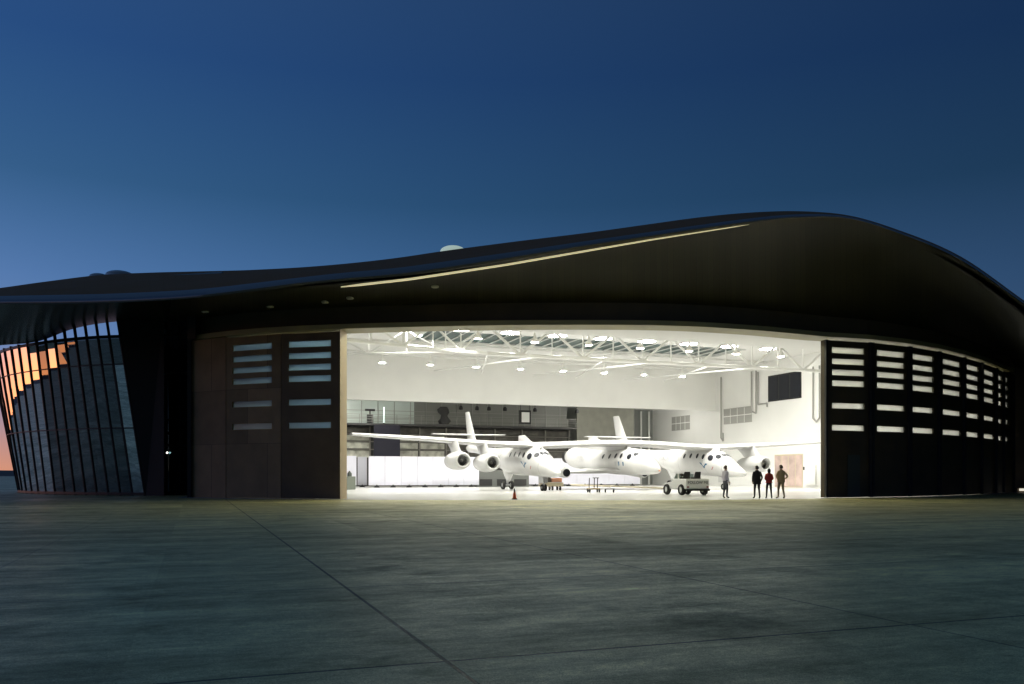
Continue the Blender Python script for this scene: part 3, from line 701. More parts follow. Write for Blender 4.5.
t = thing('camera_stand', 'small dark device on a stand behind the gallery rail at far left', 'device', W(u_on_v(370, GV+.5), GV+.5, 7.53), TH)
MB().box((0, 0, .55), (.7, .4, 1.0)).build('cabinet', black_paint, t, local=True, bevel=.03); MB().tube((0, 0, 1.05), (0, 0, 1.5), .08, n=8).build('post', black_paint, t, local=True); MB().box((0, 0, 1.6), (1.2, .2, .25)).build('head', black_paint, t, local=True, bevel=.03)

for bu in (3.5, 8.5, 13.5, 18.5, 47, 57):  # unseen fill lights added to brighten the gallery and deep bay
    MB().lathe(W(bu, 97.5, ZU+1.05), [(.001, -.12), (.42, -.1), (.45, .0), (.45, .12)], n=16).build('bay_fill_light', bay_glow, HB)
for px in (372, 432, 492, 552, 612, 672, 732, 792):  # unseen fill lights added behind the header to light apron and doorway
    MB().lathe(F(px)+Vector((.3, 4.0, 10.25)), [(.001, -.02), (.36, 0), (.38, .06)], axis=(0, .62, .78), n=16, caps=False).build('doorway_fill_light', front_glow, HB)
# ------------------------------------------------------------------ floor partitions and stores
def partition(px0, px1, v, h, label, npan, m=lavender):
    u0, u1 = u_on_v(px0, v), u_on_v(px1, v); c = W((u0+u1)/2, v); L = u1-u0
    t = thing('partition_screen', label, 'partition', c, TH, 'white partition screens along the back of the floor')
    for k in range(npan):
        MB().box((-L/2+L*(k+.5)/npan, 0, .16+h/2), (L/npan-.03, .08, h-.16)).build('panel', m, t, local=True)
    for k in range(npan):
        MB().lathe((-L/2+L*(k+.5)/npan, 0, 0.008), [(.34, 0), (.32, .06), (.12, .2), (.06, .3)], n=12).build('foot', black_paint, t, local=True, smooth=True)
partition(341, 356.5, 92.6, 3.35, 'short white partition screen next to the left door jamb', 1)
partition(357.5, 367, 94.5, 3.3, 'narrow greyer partition set back in the gap between two screens', 1, mat('grey partition fabric', (.52, .52, .58), .7))
partition(368.5, 479, 91.5, 3.3, 'long white partition screen under the left wing', 7)
partition(527, 640, 94.5, 3.3, 'long white partition screen behind the spaceplane', 7)
t = thing('storage_cabinet', 'low dark grey cabinet with black openings behind the left fuselage', 'cabinet', W(u_on_v(503, 92.0), 92.0), TH)
MB().box((0, .4, .95), (6.4, .9, 1.9)).build('body', mat('charcoal cabinet', (.10, .105, .10), .6), t, local=True, bevel=.03)
for k in range(3): MB().box((-2.1+k*2.1, -.07, .5), (1.5, .06, .75)).build('opening', black_paint, t, local=True)
t = thing('equipment_box', 'grey green equipment box topped by a round bottle beside the left door jamb', 'box', G(349, 78), TH)
MB().box((0, 0, .62), (1.1, .7, 1.2)).build('body', mat('grey green paint', (.16, .18, .15), .6), t, local=True, bevel=.04)
MB().lathe((.05, 0, 1.22), [(.2, 0), (.22, .1), (.2, .3), (.08, .42), (.08, .5)], n=14).build('bottle', mat('dark bottle', (.07, .08, .07), .4), t, local=True, smooth=True)

# ------------------------------------------------------------------ aircraft
def section_fn(sec):
    y, z, w, h = [curve([s[0] for s in sec], [s[i] for s in sec]) for i in range(4)]
    lin = lambda i: (lambda q: float(np.interp(q, [s[0] for s in sec], [s[i] for s in sec])))
    return z, w, h
def fuse(sec, x0, n=28, steps=46):
    z, w, h = section_fn(sec); a, b = sec[0][0], sec[-1][0]; rings = []
    for k in range(steps+1):
        y = a+(b-a)*(k/steps)**1.35
        rings.append([Vector((x0+max(w(y), .01)*math.cos(q), y, z(y)+max(h(y), .01)*math.sin(q))) for q in np.linspace(0, 2*math.pi, n, endpoint=False)])
    return MB().loft(rings)
def skin_pt(sec, x0, y, phi, off=.012):
    z, w, h = section_fn(sec); return Vector((x0+(w(y)+off)*math.cos(phi), y, z(y)+(h(y)+off)*math.sin(phi)))
def porthole(sec, x0, y, phi, ry, rz, m, parent, name='window', n=14, sh=2.0):
    z, w, h = section_fn(sec); rr = (w(y)+h(y))/2; mb = MB(); ring = []
    for a in np.linspace(0, 2*math.pi, n, endpoint=False):
        c, s_ = math.cos(a), math.sin(a); c = math.copysign(abs(c)**(2/sh), c); s_ = math.copysign(abs(s_)**(2/sh), s_)
        ring.append(skin_pt(sec, x0, y+ry*c, phi+rz/rr*s_, .012))
    mb.add(ring+[skin_pt(sec, x0, y, phi, .022)], [(i, (i+1) % n, n) for i in range(n)])
    return mb.build(name, m, parent, local=True, smooth=True)
def decal(sec, x0, polys, m, parent, name):
    mb = MB()
    for poly in polys: mb.add([skin_pt(sec, x0, y, p, .016) for y, p in poly], [tuple(range(len(poly)))])
    return mb.build(name, m, parent, local=True)
def wing_mesh(st, n=18):       # stations: x, z, leading edge y, chord, thickness
    rings = []
    for x, z, le, c, th in st:
        r = []
        for a in np.linspace(0, 2*math.pi, n, endpoint=False):
            f = .5-.5*math.cos(a); yt = 5*th*(.2969*math.sqrt(f)-.126*f-.3516*f*f+.2843*f**3-.1036*f**4)
            r.append(Vector((x, le+c*f, z+c*yt*(1 if a <= math.pi else -.75))))
        rings.append(r)
    return MB().loft(rings)
def fin_mesh(st, n=14):        # stations: z, leading edge y, chord, thickness (around x = x0)
    rings = []
    for x0, z, le, c, th in st:
        rings.append([Vector((x0+th*math.sin(a)*(1-.35*math.cos(a)), le+c*(.5-.5*math.cos(a)), z)) for a in np.linspace(0, 2*math.pi, n, endpoint=False)])
    return MB().loft(rings)
def wheel(c, r, w, parent, rimm=steel):
    t = MB().lathe(Vector(c)-Vector((w/2, 0, 0)), [(r*.55, 0), (r*.9, .0), (r, w*.22), (r, w*.78), (r*.9, w), (r*.55, w)], axis=(1, 0, 0), n=22, caps=False).build('tyre', rubber, parent, local=True, smooth=True)
    MB().lathe(Vector(c)-Vector((w/2-.02, 0, 0)), [(.01, 0), (r*.3, 0), (r*.58, .03), (r*.58, w-.07), (r*.3, w-.04), (.01, w-.04)], axis=(1, 0, 0), n=18, caps=False).build('rim', rimm, parent, local=True, smooth=True)
    return t

CA = thing('carrier_aircraft', 'white twin-fuselage jet with one long wing filling the hangar doorway', 'aircraft', W(36.4, 63.2), TH)
FS = [(-.5, 1.42, .03, .03), (-.25, 1.46, .24, .20), (.4, 1.58, .48, .42), (1.3, 1.80, .72, .66), (2.3, 2.08, .95, .93), (3.4, 2.36, 1.15, 1.16), (4.6, 2.54, 1.26, 1.30), (6, 2.62, 1.28, 1.32), (8, 2.63, 1.28, 1.32), (10, 2.68, 1.2, 1.25),
      (12.5, 2.9, .95, 1.0), (15, 3.25, .66, .70), (18, 3.65, .45, .48), (21, 4.0, .34, .38), (23.6, 4.2, .26, .30), (24.2, 4.25, .05, .08)]
ws = [(-24.3, 4.66), (-21, 4.48), (-18, 4.32), (-13, 3.98), (-8.9, 3.84), (-6.5, 3.92), (-3, 4.10), (0, 4.16), (3, 4.10), (6.5, 3.92), (8.9, 3.84), (13, 4.08), (18, 4.36), (21, 4.54), (24.3, 4.74)]
stn = []
for x, z in ws:
    a = abs(x); le = 4.0+max(0, a-9)*.13; c = 4.3-.02*a if a < 9 else 4.12-(a-9)*.155
    stn.append((x, z, le, c, .165))
wing = wing_mesh(stn).build('wing', plane_white, CA, smooth=True, local=True, angle=50)
for sx in (-1, 1):
    x0 = sx*8.9
    fz = fuse(FS, x0).build('fuselage', plane_white, CA, smooth=True, local=True, angle=60)
    for sd in (0, 1):
        sg = 1 if sd else -1
        ph = lambda deg: math.radians(deg) if sd else math.radians(180-deg)
        for y in (7.6, 6.5, 5.4, 4.45): porthole(FS, x0, y, ph(24), .19, .26, glass_black, fz)
        porthole(FS, x0, 3.45, ph(28), .34, .30, glass_black, fz); porthole(FS, x0, 2.75, ph(52), .30, .26, glass_black, fz)
        porthole(FS, x0, 2.62, ph(80), .28, .20, glass_black, fz)
        b = lambda y, deg: (y, ph(deg))
        decal(FS, x0, [[b(4.9, -2), b(4.62, -2), b(4.28, -17), b(4.3, -26)], [b(3.7, -2), b(3.98, -2), b(4.32, -17), b(4.3, -26)]], logo_blue, fz, 'emblem')
        decal(FS, x0, [[b(3.0, -8), b(2.9, -8), b(3.2, -26), b(3.3, -26)]], logo_red, fz, 'emblem')
    for q, yy in enumerate((1.9, 4.15, 8.6, 11.8, 16.5)):
        sr = []
        for y2 in (yy, yy+.045): sr.append([skin_pt(FS, x0, y2, a, .008) for a in np.linspace(0, 2*math.pi, 32)])
        MB().grid(sr).build('panel_seam', seam_grey, fz, local=True, smooth=True)
    t = text_mesh('lettering', 'GALACTIC', .62, plane_grey, fz, (x0-1.14, 10.6, 3.0), (math.radians(90), 0, math.radians(-90+6)))
    fn = fin_mesh([(x0, 4.1, 20.3, 3.6, .17), (x0, 5.6, 21.5, 2.5, .13), (x0, 8.05, 23.3, 1.45, .07)]).build('tail_fin', plane_white, CA, smooth=True, local=True, angle=50)
    MB().box((x0, 24.0, 8.07), (.08, 1.0, .03)).build('fin_cap', plane_white, fn, local=True)
    wing_mesh([(x0-4.0, 5.66, 23.1, 1.1, .11), (x0, 5.6, 22.5, 1.9, .12), (x0+4.0, 5.66, 23.1, 1.1, .11)]).build('tailplane', plane_white, CA, smooth=True, local=True, angle=50)
    # saddle fairing between wing and fuselage
    rr = []
    for y, wx, z1 in ((3.4, .15, 3.7), (4.3, .75, 4.05), (6, .95, 4.3), (8, .85, 4.2), (9.6, .3, 3.9)):
        rr.append([Vector((x0+wx*math.cos(a), y, 3.3+(z1-3.3)*max(0, math.sin(a)))) for a in np.linspace(0, math.pi, 11)])
    MB().loft(rr, close=False, caps=False).build('wing_fairing', plane_white, CA, smooth=True, local=True)
    for ex in (13.4, 15.95) if sx < 0 else (13.4,):
        e = sx*ex; ez = 2.36 if ex < 14 else 2.52
        en = MB().lathe((e, 2.7, ez), [(.44, .55), (.45, .12), (.50, .01), (.57, 0), (.66, .12), (.75, .7), (.78, 1.6), (.74, 2.6), (.62, 3.5), (.5, 3.9), (.45, 3.9), (.4, 3.4)], axis=(0, 1, 0), n=28, caps=False).build('engine', plane_white, CA, smooth=True, local=True, angle=70)
        MB().lathe((e, 3.2, ez), [(.001, .03), (.46, .03), (.46, .08)], axis=(0, 1, 0), n=24, caps=False).build('fan', fan_dark, en, local=True)
        MB().lathe((e, 2.95, ez), [(.001, 0), (.10, .12), (.16, .27)], axis=(0, 1, 0), n=14, caps=False).build('spinner', steel, en, smooth=True, local=True)
        bl = MB()
        for k in range(18):
            a = 2*math.pi*k/18; d1, d2 = Vector((math.cos(a), 0, math.sin(a))), Vector((math.cos(a+.2), 0, math.sin(a+.2)))
            c0 = Vector((e, 3.14, ez)); bl.add([c0+d1*.16, c0+d1*.44, c0+d2*.44+Vector((0, .08, 0)), c0+d2*.16+Vector((0, .08, 0))], [(0, 1, 2, 3)])
        bl.build('blades', steel, en, local=True)
        zt = float(np.interp(abs(e), [13, 18], [4.1, 4.4]))
        py = MB(); rings = []
        for z, le, c, th in ((ez+.7, 3.3, 2.7, .20), (ez+1.1, 3.9, 2.6, .2), (zt, 4.5, 3.0, .22)):
            rings.append([Vector((e+th*math.sin(a), le+c*(.5-.5*math.cos(a)), z)) for a in np.linspace(0, 2*math.pi, 12, endpoint=False)])
        py.loft(rings).build('pylon', plane_white, en, smooth=True, local=True, angle=50)
    # landing gear
    ng = MB().tube((x0, 2.9, 1.6), (x0, 2.75, .42), .09).tube((x0, 2.75, .46), (x0, 2.75, .30), .06).tube((x0, 3.9, 1.5), (x0, 2.85, .8), .05).build('nose_gear', steel, CA, local=True, smooth=True)
    MB().box((x0-.2, 2.9, 1.05), (.03, 1.0, .75)).build('gear_door', plane_white, ng, local=True); MB().box((x0+.2, 2.9, 1.05), (.03, 1.0, .75)).build('gear_door', plane_white, ng, local=True)
    wheel((x0-.12, 2.75, .29), .28, .18, ng); wheel((x0+.12, 2.75, .29), .28, .18, ng)
    mg = MB().tube((x0, 11.4, 2.2), (x0, 11.6, .55), .12).tube((x0-.45, 11.6, .42), (x0+.45, 11.6, .42), .08).build('main_gear', steel, CA, local=True, smooth=True)
    MB().loft([[Vector((x0+wx*math.cos(a), 11.3+ly*math.sin(a), z)) for a in np.linspace(0, 2*math.pi, 12, endpoint=False)] for z, wx, ly in ((2.2, .55, 1.5), (1.5, .36, 1.0), (.75, .12, .35))]).build('gear_fairing', plane_white, mg, smooth=True, local=True)
    wheel((x0-.42, 11.6, .42), .41, .26, mg); wheel((x0+.42, 11.6, .42), .41, .26, mg)
MB().loft([[Vector((wx*math.cos(a), 9.6+ly*math.sin(a), z)) for a in np.linspace(0, 2*math.pi, 14, endpoint=False)] for z, wx, ly in ((4.2, .62, 5.0), (3.85, .5, 4.8), (3.3, .55, 4.7))]).build('centre_pylon', plane_white, CA, smooth=True, local=True)

SP = thing('spaceplane', 'white spaceplane slung under the middle of the long wing between the two fuselages', 'spaceplane', W(36.4, 62.2), TH)
SS = [(0, 1.72, .03, .03), (.3, 1.78, .30, .26), (1, 1.95, .60, .54), (2, 2.15, .86, .80), (3.2, 2.36, 1.05, 1.02), (4.5, 2.5, 1.14, 1.14), (8, 2.55, 1.15, 1.14), (12, 2.8, 1.15, 1.13), (15, 3.02, 1.1, 1.08), (17, 3.15, 1.0, .98), (17.9, 3.2, .7, .7)]
sb = fuse(SS, 0).build('fuselage', plane_white, SP, smooth=True, local=True, angle=60)
for sd in (0, 1):
    ph = lambda deg: math.radians(deg) if sd else math.radians(180-deg)
    for y in (8.4, 7.1, 5.9, 4.9): porthole(SS, 0, y, ph(26), .20, .26, glass_black, sb)
    porthole(SS, 0, 3.6, ph(30), .30, .28, glass_black, sb); porthole(SS, 0, 3.0, ph(56), .28, .24, glass_black, sb)
    b = lambda y, deg: (y, ph(deg))
    for dy in (0, .75, 1.4):
        decal(SS, 0, [[b(4.5+dy, 0), b(4.25+dy, 0), b(4.3+dy, -16), b(4.5+dy, -20)]], logo_blue if dy < 1 else plane_grey, sb, 'emblem')
text_mesh('lettering', 'virgin', .62, plane_grey, sb, (-1.19, 13.2, 3.15), (math.radians(90), 0, math.radians(-90)))
text_mesh('lettering', 'GALACTIC', .40, plane_grey, sb, (-1.19, 13.2, 2.72), (math.radians(90), 0, math.radians(-90)))
MB().lathe((0, 17.75, 3.19), [(.42, 0), (.5, .5), (.62, 1.0), (.58, 1.0), (.3, .3)], axis=(0, 1, 0), n=22, caps=False).build('rocket_nozzle', fan_dark, SP, smooth=True, local=True)
MB().lathe((0, -.02, 1.72), [(.001, -.08), (.05, 0), (.10, .09)], axis=(0, 1, 0), n=12).build('nose_tip', orange_paint, sb, smooth=True, local=True)
wing_mesh([(-4.0, 1.62, 11.2, 5.0, .07), (-2.4, 1.66, 8.6, 7.4, .07), (-1.1, 1.72, 5.4, 10.4, .06), (1.1, 1.72, 5.4, 10.4, .06), (2.4, 1.66, 8.6, 7.4, .07), (4.0, 1.62, 11.2, 5.0, .07)]).build('wing', plane_white, SP, smooth=True, local=True, angle=50)
for sx in (-1, 1):
    bm_ = MB().lathe((sx*4.1, 9.8, 1.55), [(.38, 0), (.48, .1), (.52, .8), (.5, 4.5), (.36, 8), (.2, 12)], axis=Vector((0, 1, .085)), n=18).build('tail_boom', plane_white, SP, smooth=True, local=True)
    MB().lathe((sx*4.1, 9.79, 1.55), [(.001, -.02), (.36, -.015), (.37, .0)], axis=Vector((0, 1, .085)), n=18, caps=False).build('boom_inlet', glass_black, bm_, local=True)
    fin_mesh([(sx*4.1, 2.0, 16.6, 5.6, .16), (sx*4.1, 3.6, 17.4, 4.9, .13), (sx*4.1, 4.8, 18.6, 3.7, .1), (sx*4.1, 5.5, 20.4, 1.8, .06)]).build('tail_fin', plane_white, SP, smooth=True, local=True, angle=50)
    wing_mesh([(sx*4.1, 2.4, 19.4, 2.4, .09), (sx*6.2, 2.45, 20.6, 1.3, .09)]).build('tailplane', plane_white, SP, smooth=True, local=True, angle=50)
MB().tube((0, 3.4, 1.5), (0, 3.3, 1.1), .05).build('nose_skid', steel, SP, local=True)

# ------------------------------------------------------------------ ground vehicles and kit
TG = thing('follow_me_truck', 'small white open-back airport truck with FOLLOW ME in dark letters on its rear', 'truck', G(686, 57.0), TH-math.radians(2))
tw = mat('white truck paint', (.86, .86, .85), .3, spec=.6)
rings = []
body = MB()
body.hexa([(-.85, -1.5, .42), (.85, -1.5, .42), (.85, .35, .42), (-.85, .35, .42), (-.85, -1.5, 1.08), (.85, -1.5, 1.08), (.85, .35, 1.08), (-.85, .35, 1.08)])
body.hexa([(-.80, .352, .42), (.80, .352, .42), (.72, 1.75, .42), (-.72, 1.75, .42), (-.80, .352, .92), (.80, .352, .92), (.70, 1.7, .78), (-.70, 1.7, .78)])
tb = body.build('body', tw, TG, local=True, bevel=.05)
cab = MB()
for x in (-.78, .74):
    cab.hexa([(x, -.35, 1.08), (x+.06, -.35, 1.08), (x+.06, -.28, 1.08), (x, -.28, 1.08), (x, -.32, 1.42), (x+.06, -.32, 1.42), (x+.06, -.25, 1.42), (x, -.25, 1.42)])
cab.build('roll_bar', tw, TG, local=True)
for x in (-.4, .4):
    st_ = MB(); st_.box((x, -.55, 1.13), (.5, .5, .12)); st_.hexa([(x-.24, -.8, 1.15), (x+.24, -.8, 1.15), (x+.24, -.68, 1.15), (x-.24, -.68, 1.15), (x-.2, -.92, 1.55), (x+.2, -.92, 1.55), (x+.2, -.82, 1.55), (x-.2, -.82, 1.55)])
    st_.build('seat', rubber, TG, local=True, bevel=.03)
MB().hexa([(-.74, .30, 1.09), (.74, .30, 1.09), (.74, .34, 1.09), (-.74, .34, 1.09), (-.66, .12, 1.42), (.66, .12, 1.42), (.66, .15, 1.42), (-.66, .15, 1.42)]).build('windscreen', mat('clear windscreen', (.35, .42, .42), .1), TG, local=True)
MB().path([(-.45, -.15, 1.1), (-.45, -.28, 1.32)], .025).lathe((-.45, -.28, 1.32), [(.15, 0), (.17, .02), (.15, .04)], axis=(0, -.5, .8), n=14).build('steering_wheel', rubber, TG, local=True)
for x in (-.82, .82):
    MB().box((x*1.02, -.9, .73), (.05, .95, .2)).build('mudguard', tw, TG, local=True, bevel=.02)
    wheel((x, -.9, .37), .36, .26, TG, tw); wheel((x*.95, 1.15, .37), .36, .24, TG, tw)
MB().box((0, -1.53, .36), (1.72, .1, .14)).build('rear_bumper', black_paint, TG, local=True, bevel=.02)
text_mesh('lettering', 'FOLLOW ME', .265, black_paint, TG, (0.02, -1.515, .83), (math.radians(90), 0, 0))
for x in (-.72, .72): MB().box((x, -1.515, .55), (.14, .03, .09)).build('tail_light', logo_red, TG, local=True)

GC = thing('ground_power_cart', 'beige low service cart with an orange box under the left fuselage nose', 'cart', G(551, 75.0), TH-.15)
MB().box((0, 0, .52), (2.0, 1.1, .36)).build('chassis', beige_paint, GC, local=True, bevel=.04); MB().box((.45, .1, .90), (.95, .85, .36)).build('engine_box', orange_paint, GC, local=True, bevel=.04)
MB().box((-.35, .05, .98), (.5, .7, .55)).build('control_box', mat('dark brown box', (.06, .05, .045), .6), GC, local=True, bevel=.03); MB().path([(-.95, -.4, .7), (-.95, -.4, 1.25), (-.95, .4, 1.25), (-.95, .4, .7)], .035).build('handrail', steel, GC, local=True)
for x in (-.7, 0, .7):
    for y in (-.5, .5): wheel((x, y, .2), .19, .12, GC)
ST_ = thing('wheeled_jack', 'small wheeled service jack with upright bars under the spaceplane wing', 'jack', G(593.5, 65.0), .2)
MB().box((0, 0, .30), (.95, .6, .10)).build('base_frame', beige_metal, ST_, local=True, bevel=.02)
for x in (-.35, .05, .3): MB().tube((x, 0, .35), (x+.03, 0, 1.15-.1*abs(x)), .035).build('upright', black_paint, ST_, local=True)
MB().tube((-.05, 0, 1.12), (.42, 0, 1.12), .03).build('crossbar', black_paint, ST_, local=True)
for x in (-.38, .38):
    for y in (-.27, .27): wheel((x, y, .135), .125, .08, ST_)
TB = thing('tow_bar', 'long pale tow bar lying low on wheels between the cart and the white truck', 'tow bar', G(612, 63.5), 0)
a, b = G(571, 69, .55)-Vector(TB.location), G(664, 59.5, .42)-Vector(TB.location)
MB().tube(a, b, .06).build('tube', beige_paint, TB, local=True, smooth=True)
MB().lathe(b-Vector((0, 0, .02)), [(.12, -.04), (.12, .04)], n=14).build('tow_eye', steel, TB, local=True)
c = a.lerp(b, .45); MB().tube(c-Vector((.3, .1, .16)), c+Vector((.3, -.1, -.16)), .03).tube(c, c-Vector((0, 0, .17)), .04).build('axle', steel, TB, local=True)
wheel((c.x-.3, c.y+.1, .15), .14, .1, TB); wheel((c.x+.3, c.y-.1, .15), .14, .1, TB)
cone_k = .88
CN = thing('traffic_cone', 'orange cone with a dark top standing alone at the doorway', 'cone', G(514.5, 46.4, .008))
MB().box((0, 0, .02), (.34, .34, .04)).build('base', rubber, CN, local=True, bevel=.01)
MB().lathe((0, 0, .04), [(.13, 0), (.09, .25), (.06, .42), (.035, .56), (.03, .62), (.001, .625)], n=20).build('cone_body', orange_plastic, CN, smooth=True, local=True)
MB().lathe((0, 0, .04), [(.064, .42), (.038, .56), (.034, .625), (.001, .64)], n=20).build('cone_sleeve', mat('dark cone sleeve', (.05, .04, .035), .6), CN, smooth=True, local=True)

CN.scale = (cone_k, cone_k, cone_k)
# ------------------------------------------------------------------ people
skin_m = mat('skin', (.42, .26, .19), .5)
def person(label, loc, rz, h, top, legs, hairc, pose, coat=None, female=False, stance=.1, walk=0.0, coat_len=.62, collar=True):
    t = thing('person', label, 'person', loc, rz)
    k = h/1.78; w = .90 if female else 1.0
    V, E, R = [], [], []
    def n(p, r, par=None):
        V.append(Vector(p)*k); R.append((r[0]*k, r[1]*k) if isinstance(r, tuple) else (r*k, r*k)); i = len(V)-1
        if par is not None: E.append((par, i))
        return i
    pel = n((0, 0, .96), (.155*w, .115)); sp = n((0, -.01, 1.14), (.145*w, .105), pel); ch = n((0, .0, 1.33), (.17*w, .115), sp); nk = n((0, -.01, 1.49), .07, ch)
    hb = n((0, .015, 1.57), .06, nk); hd = n((0, .03, 1.66), (.078, .092), hb); n((0, .02, 1.735), (.055, .065), hd)
    ends = []
    for s in (-1, 1):
        sh = n((s*.185*w, -.005, 1.42), .066, ch)
        if pose == 'pockets': el, wr = (s*.27*w, -.06, 1.14), (s*.235*w, .05, .93)
        elif pose == 'front': el, wr = (s*.255*w, -.02, 1.15), (s*.10, .20, 1.08)
        elif pose == 'hips': el, wr = (s*.37*w, -.09, 1.17), (s*.20*w, .0, 1.02)
        else: el, wr = (s*.235*w, -.03, 1.14), (s*.25*w, .05, .89)
        e = n(el, .05, sh); wi = n(wr, .034, e)
        dv = (Vector(wr)-Vector(el)).normalized()
        pm = n(Vector(wr)+dv*.07, (.040, .024), wi); ends.append((Vector(wr), dv, s))
        hp = n((s*.095*w, 0, .90), .095, pel); kn = n((s*(.10+stance*.25), .02+s*walk*.3, .50), .062, hp); an = n((s*(.10+stance*.5), -.03+s*walk, .09), .043, kn)
        n((s*(.115+stance*.6), .12+s*walk, .04), (.045, .035), an)
    me = bpy.data.meshes.new('body'); me.from_pydata(V, E, []); ob = bpy.data.objects.new('body', me); COL.objects.link(ob)
    md = ob.modifiers.new('skin', 'SKIN'); md.use_smooth_shade = True
    for i, r in enumerate(R): me.skin_vertices[0].data[i].radius = r
    me.skin_vertices[0].data[0].use_root = True
    sb_ = ob.modifiers.new('sub', 'SUBSURF'); sb_.levels = 2; sb_.render_levels = 2
    bpy.context.view_layer.update()
    em = bpy.data.meshes.new_from_object(ob.evaluated_get(bpy.context.evaluated_depsgraph_get())); bpy.data.objects.remove(ob)
    bm = bmesh.new(); bm.from_mesh(em)
    def add_chain(pts, r):                              # fingers, thumb, nose, ears
        mb = MB()
        for a_, b_ in zip(pts, pts[1:]): mb.tube(a_, b_, r, r*.85, n=6)
        vs = [bm.verts.new(p) for p in mb.v]
        for f in mb.f: bm.faces.new([vs[i] for i in f])
    for wr, dv, s in ends:
        side = Vector((0, 1, 0)) if abs(dv.y) < .7 else Vector((1, 0, 0)); side = (side-dv*side.dot(dv)).normalized(); curl = dv.cross(side)*(-s)
        for q, L in zip((-.030, -.010, .010, .030), (.062, .074, .078, .066)):
            p0 = (wr+dv*.085+side*q)*k; p1 = p0+(dv*L*.55+curl*.008)*k; p2 = p1+(dv*L*.45+curl*.025)*k; add_chain([p0, p1, p2], .0088*k)
        p0 = (wr+dv*.03+side*.03)*k; p1 = p0+(dv*.035+side*.03)*k; add_chain([p0, p1, p1+(dv*.03+curl*.008)*k], .0105*k)
    add_chain([Vector((0, .105, 1.665))*k, Vector((0, .132, 1.63))*k], .016*k)
    for s in (-1, 1): add_chain([Vector((s*.078, .02, 1.675))*k, Vector((s*.088, .012, 1.63))*k], .014*k)
    bm.to_mesh(em); bm.free()
    for m_ in (skin_m, top, legs, rubber): em.materials.append(m_)
    for p in em.polygons:
        c = p.center/k; p.use_smooth = True
        if c.z > 1.50: p.material_index = 0
        elif c.z < .085: p.material_index = 3
        elif any((c-(wr+dv*.09)).length < .105 for wr, dv, s in ends) and not (abs(c.x) < .13 and c.y < .12): p.material_index = 0
        elif c.z < .97 and abs(c.x) < .22 and not any((c-wr).length < .12 for wr, dv, s in ends): p.material_index = 2
        else: p.material_index = 1
    body = bpy.data.objects.new('body', em); COL.objects.link(body); body.parent = t
    eyes = MB()
    for s in (-1, 1): eyes.lathe(Vector((s*.032, .112, 1.675))*k, [(.001, 0), (.010*k, .002*k), (.001, .006*k)], axis=(0, 1, 0), n=8)
    eyes.build('eyes', black_paint, t, local=True)
    MB().box(Vector((0, .112, 1.598))*k, (.045*k, .012*k, .010*k)).build('mouth', logo_red, t, local=True)
    hm = MB(); rings = []                                # hair: cap over the skull, longer for the woman
    for j, zz in enumerate(np.linspace(0, 1, 8)):
        z = 1.60+.20*zz if not female else 1.42+.375*zz
        cz = 1.68; rad = math.sqrt(max(.0, 1-((z-cz)/.118)**2)) if z > cz else 1.0
        if female and z < 1.56: rad = .82
        y0 = .012 if z > 1.69 else -.028
        rings.append([Vector(((.090*rad+.003)*math.cos(a), y0+(.104*rad+.003 if z > 1.69 else .078*rad)*math.sin(a), z))*k for a in np.linspace(0, 2*math.pi, 16, endpoint=False)])
    hm.loft(rings).build('hair', hairc, t, smooth=True, local=True)
    if coat:
        rings = []
        for z, rx, ry in ((coat_len, .235, .175), (.80, .225, .17), (.98, .205, .155), (1.12, .195, .145), (1.30, .215, .15), (1.42, .20, .13), (1.49, .115, .095), (1.53, .088, .085)):
            if z < coat_len: continue
            rings.append([Vector((rx*w*math.cos(a)*(1+.02*math.sin(5*a)), ry*math.sin(a)-.005, z))*k for a in np.linspace(0, 2*math.pi, 24, endpoint=False)])
        MB().loft(rings, caps=False).build('coat', coat, t, smooth=True, local=True)
    return t
navy = mat('black coat cloth', (.012, .012, .014), .8); dark_jean = mat('dark trousers', (.016, .016, .02), .8); red_cloth = mat('red jacket cloth', (.34, .025, .022), .7)
tan_cloth = mat('tan coat cloth', (.50, .38, .22), .8); tan_leg = mat('tan trousers', (.30, .24, .15), .8); lilac_cloth = mat('lilac grey shirt cloth', (.62, .59, .68), .8)
grey_leg = mat('grey trousers', (.10, .10, .12), .8); hair_dark = mat('dark hair', (.012, .010, .009), .6); hair_brown = mat('brown hair', (.06, .035, .02), .6)
person('person in a long black coat seen from behind, hands in pockets, at the doorway', G(757, 47.6, .008), .15, 1.84, navy, dark_jean, hair_dark, 'pockets', navy, coat_len=.78)
person('woman with dark hair in a red jacket and dark trousers, hands held in front', G(769, 47.7, .008), -.1, 1.68, red_cloth, dark_jean, hair_dark, 'front', red_cloth, female=True, coat_len=.93)
person('person in tan coat and trousers with elbows out and hands on hips', G(781, 47.6, .008), .35, 1.88, tan_cloth, tan_leg, hair_brown, 'hips', tan_cloth, stance=.2, coat_len=.86)
person('person in a pale lilac shirt and grey trousers standing alone beside the white truck', G(725.5, 48.2, .008), -1.2, 1.86, lilac_cloth, grey_leg, hair_brown, 'down', None, stance=.12)

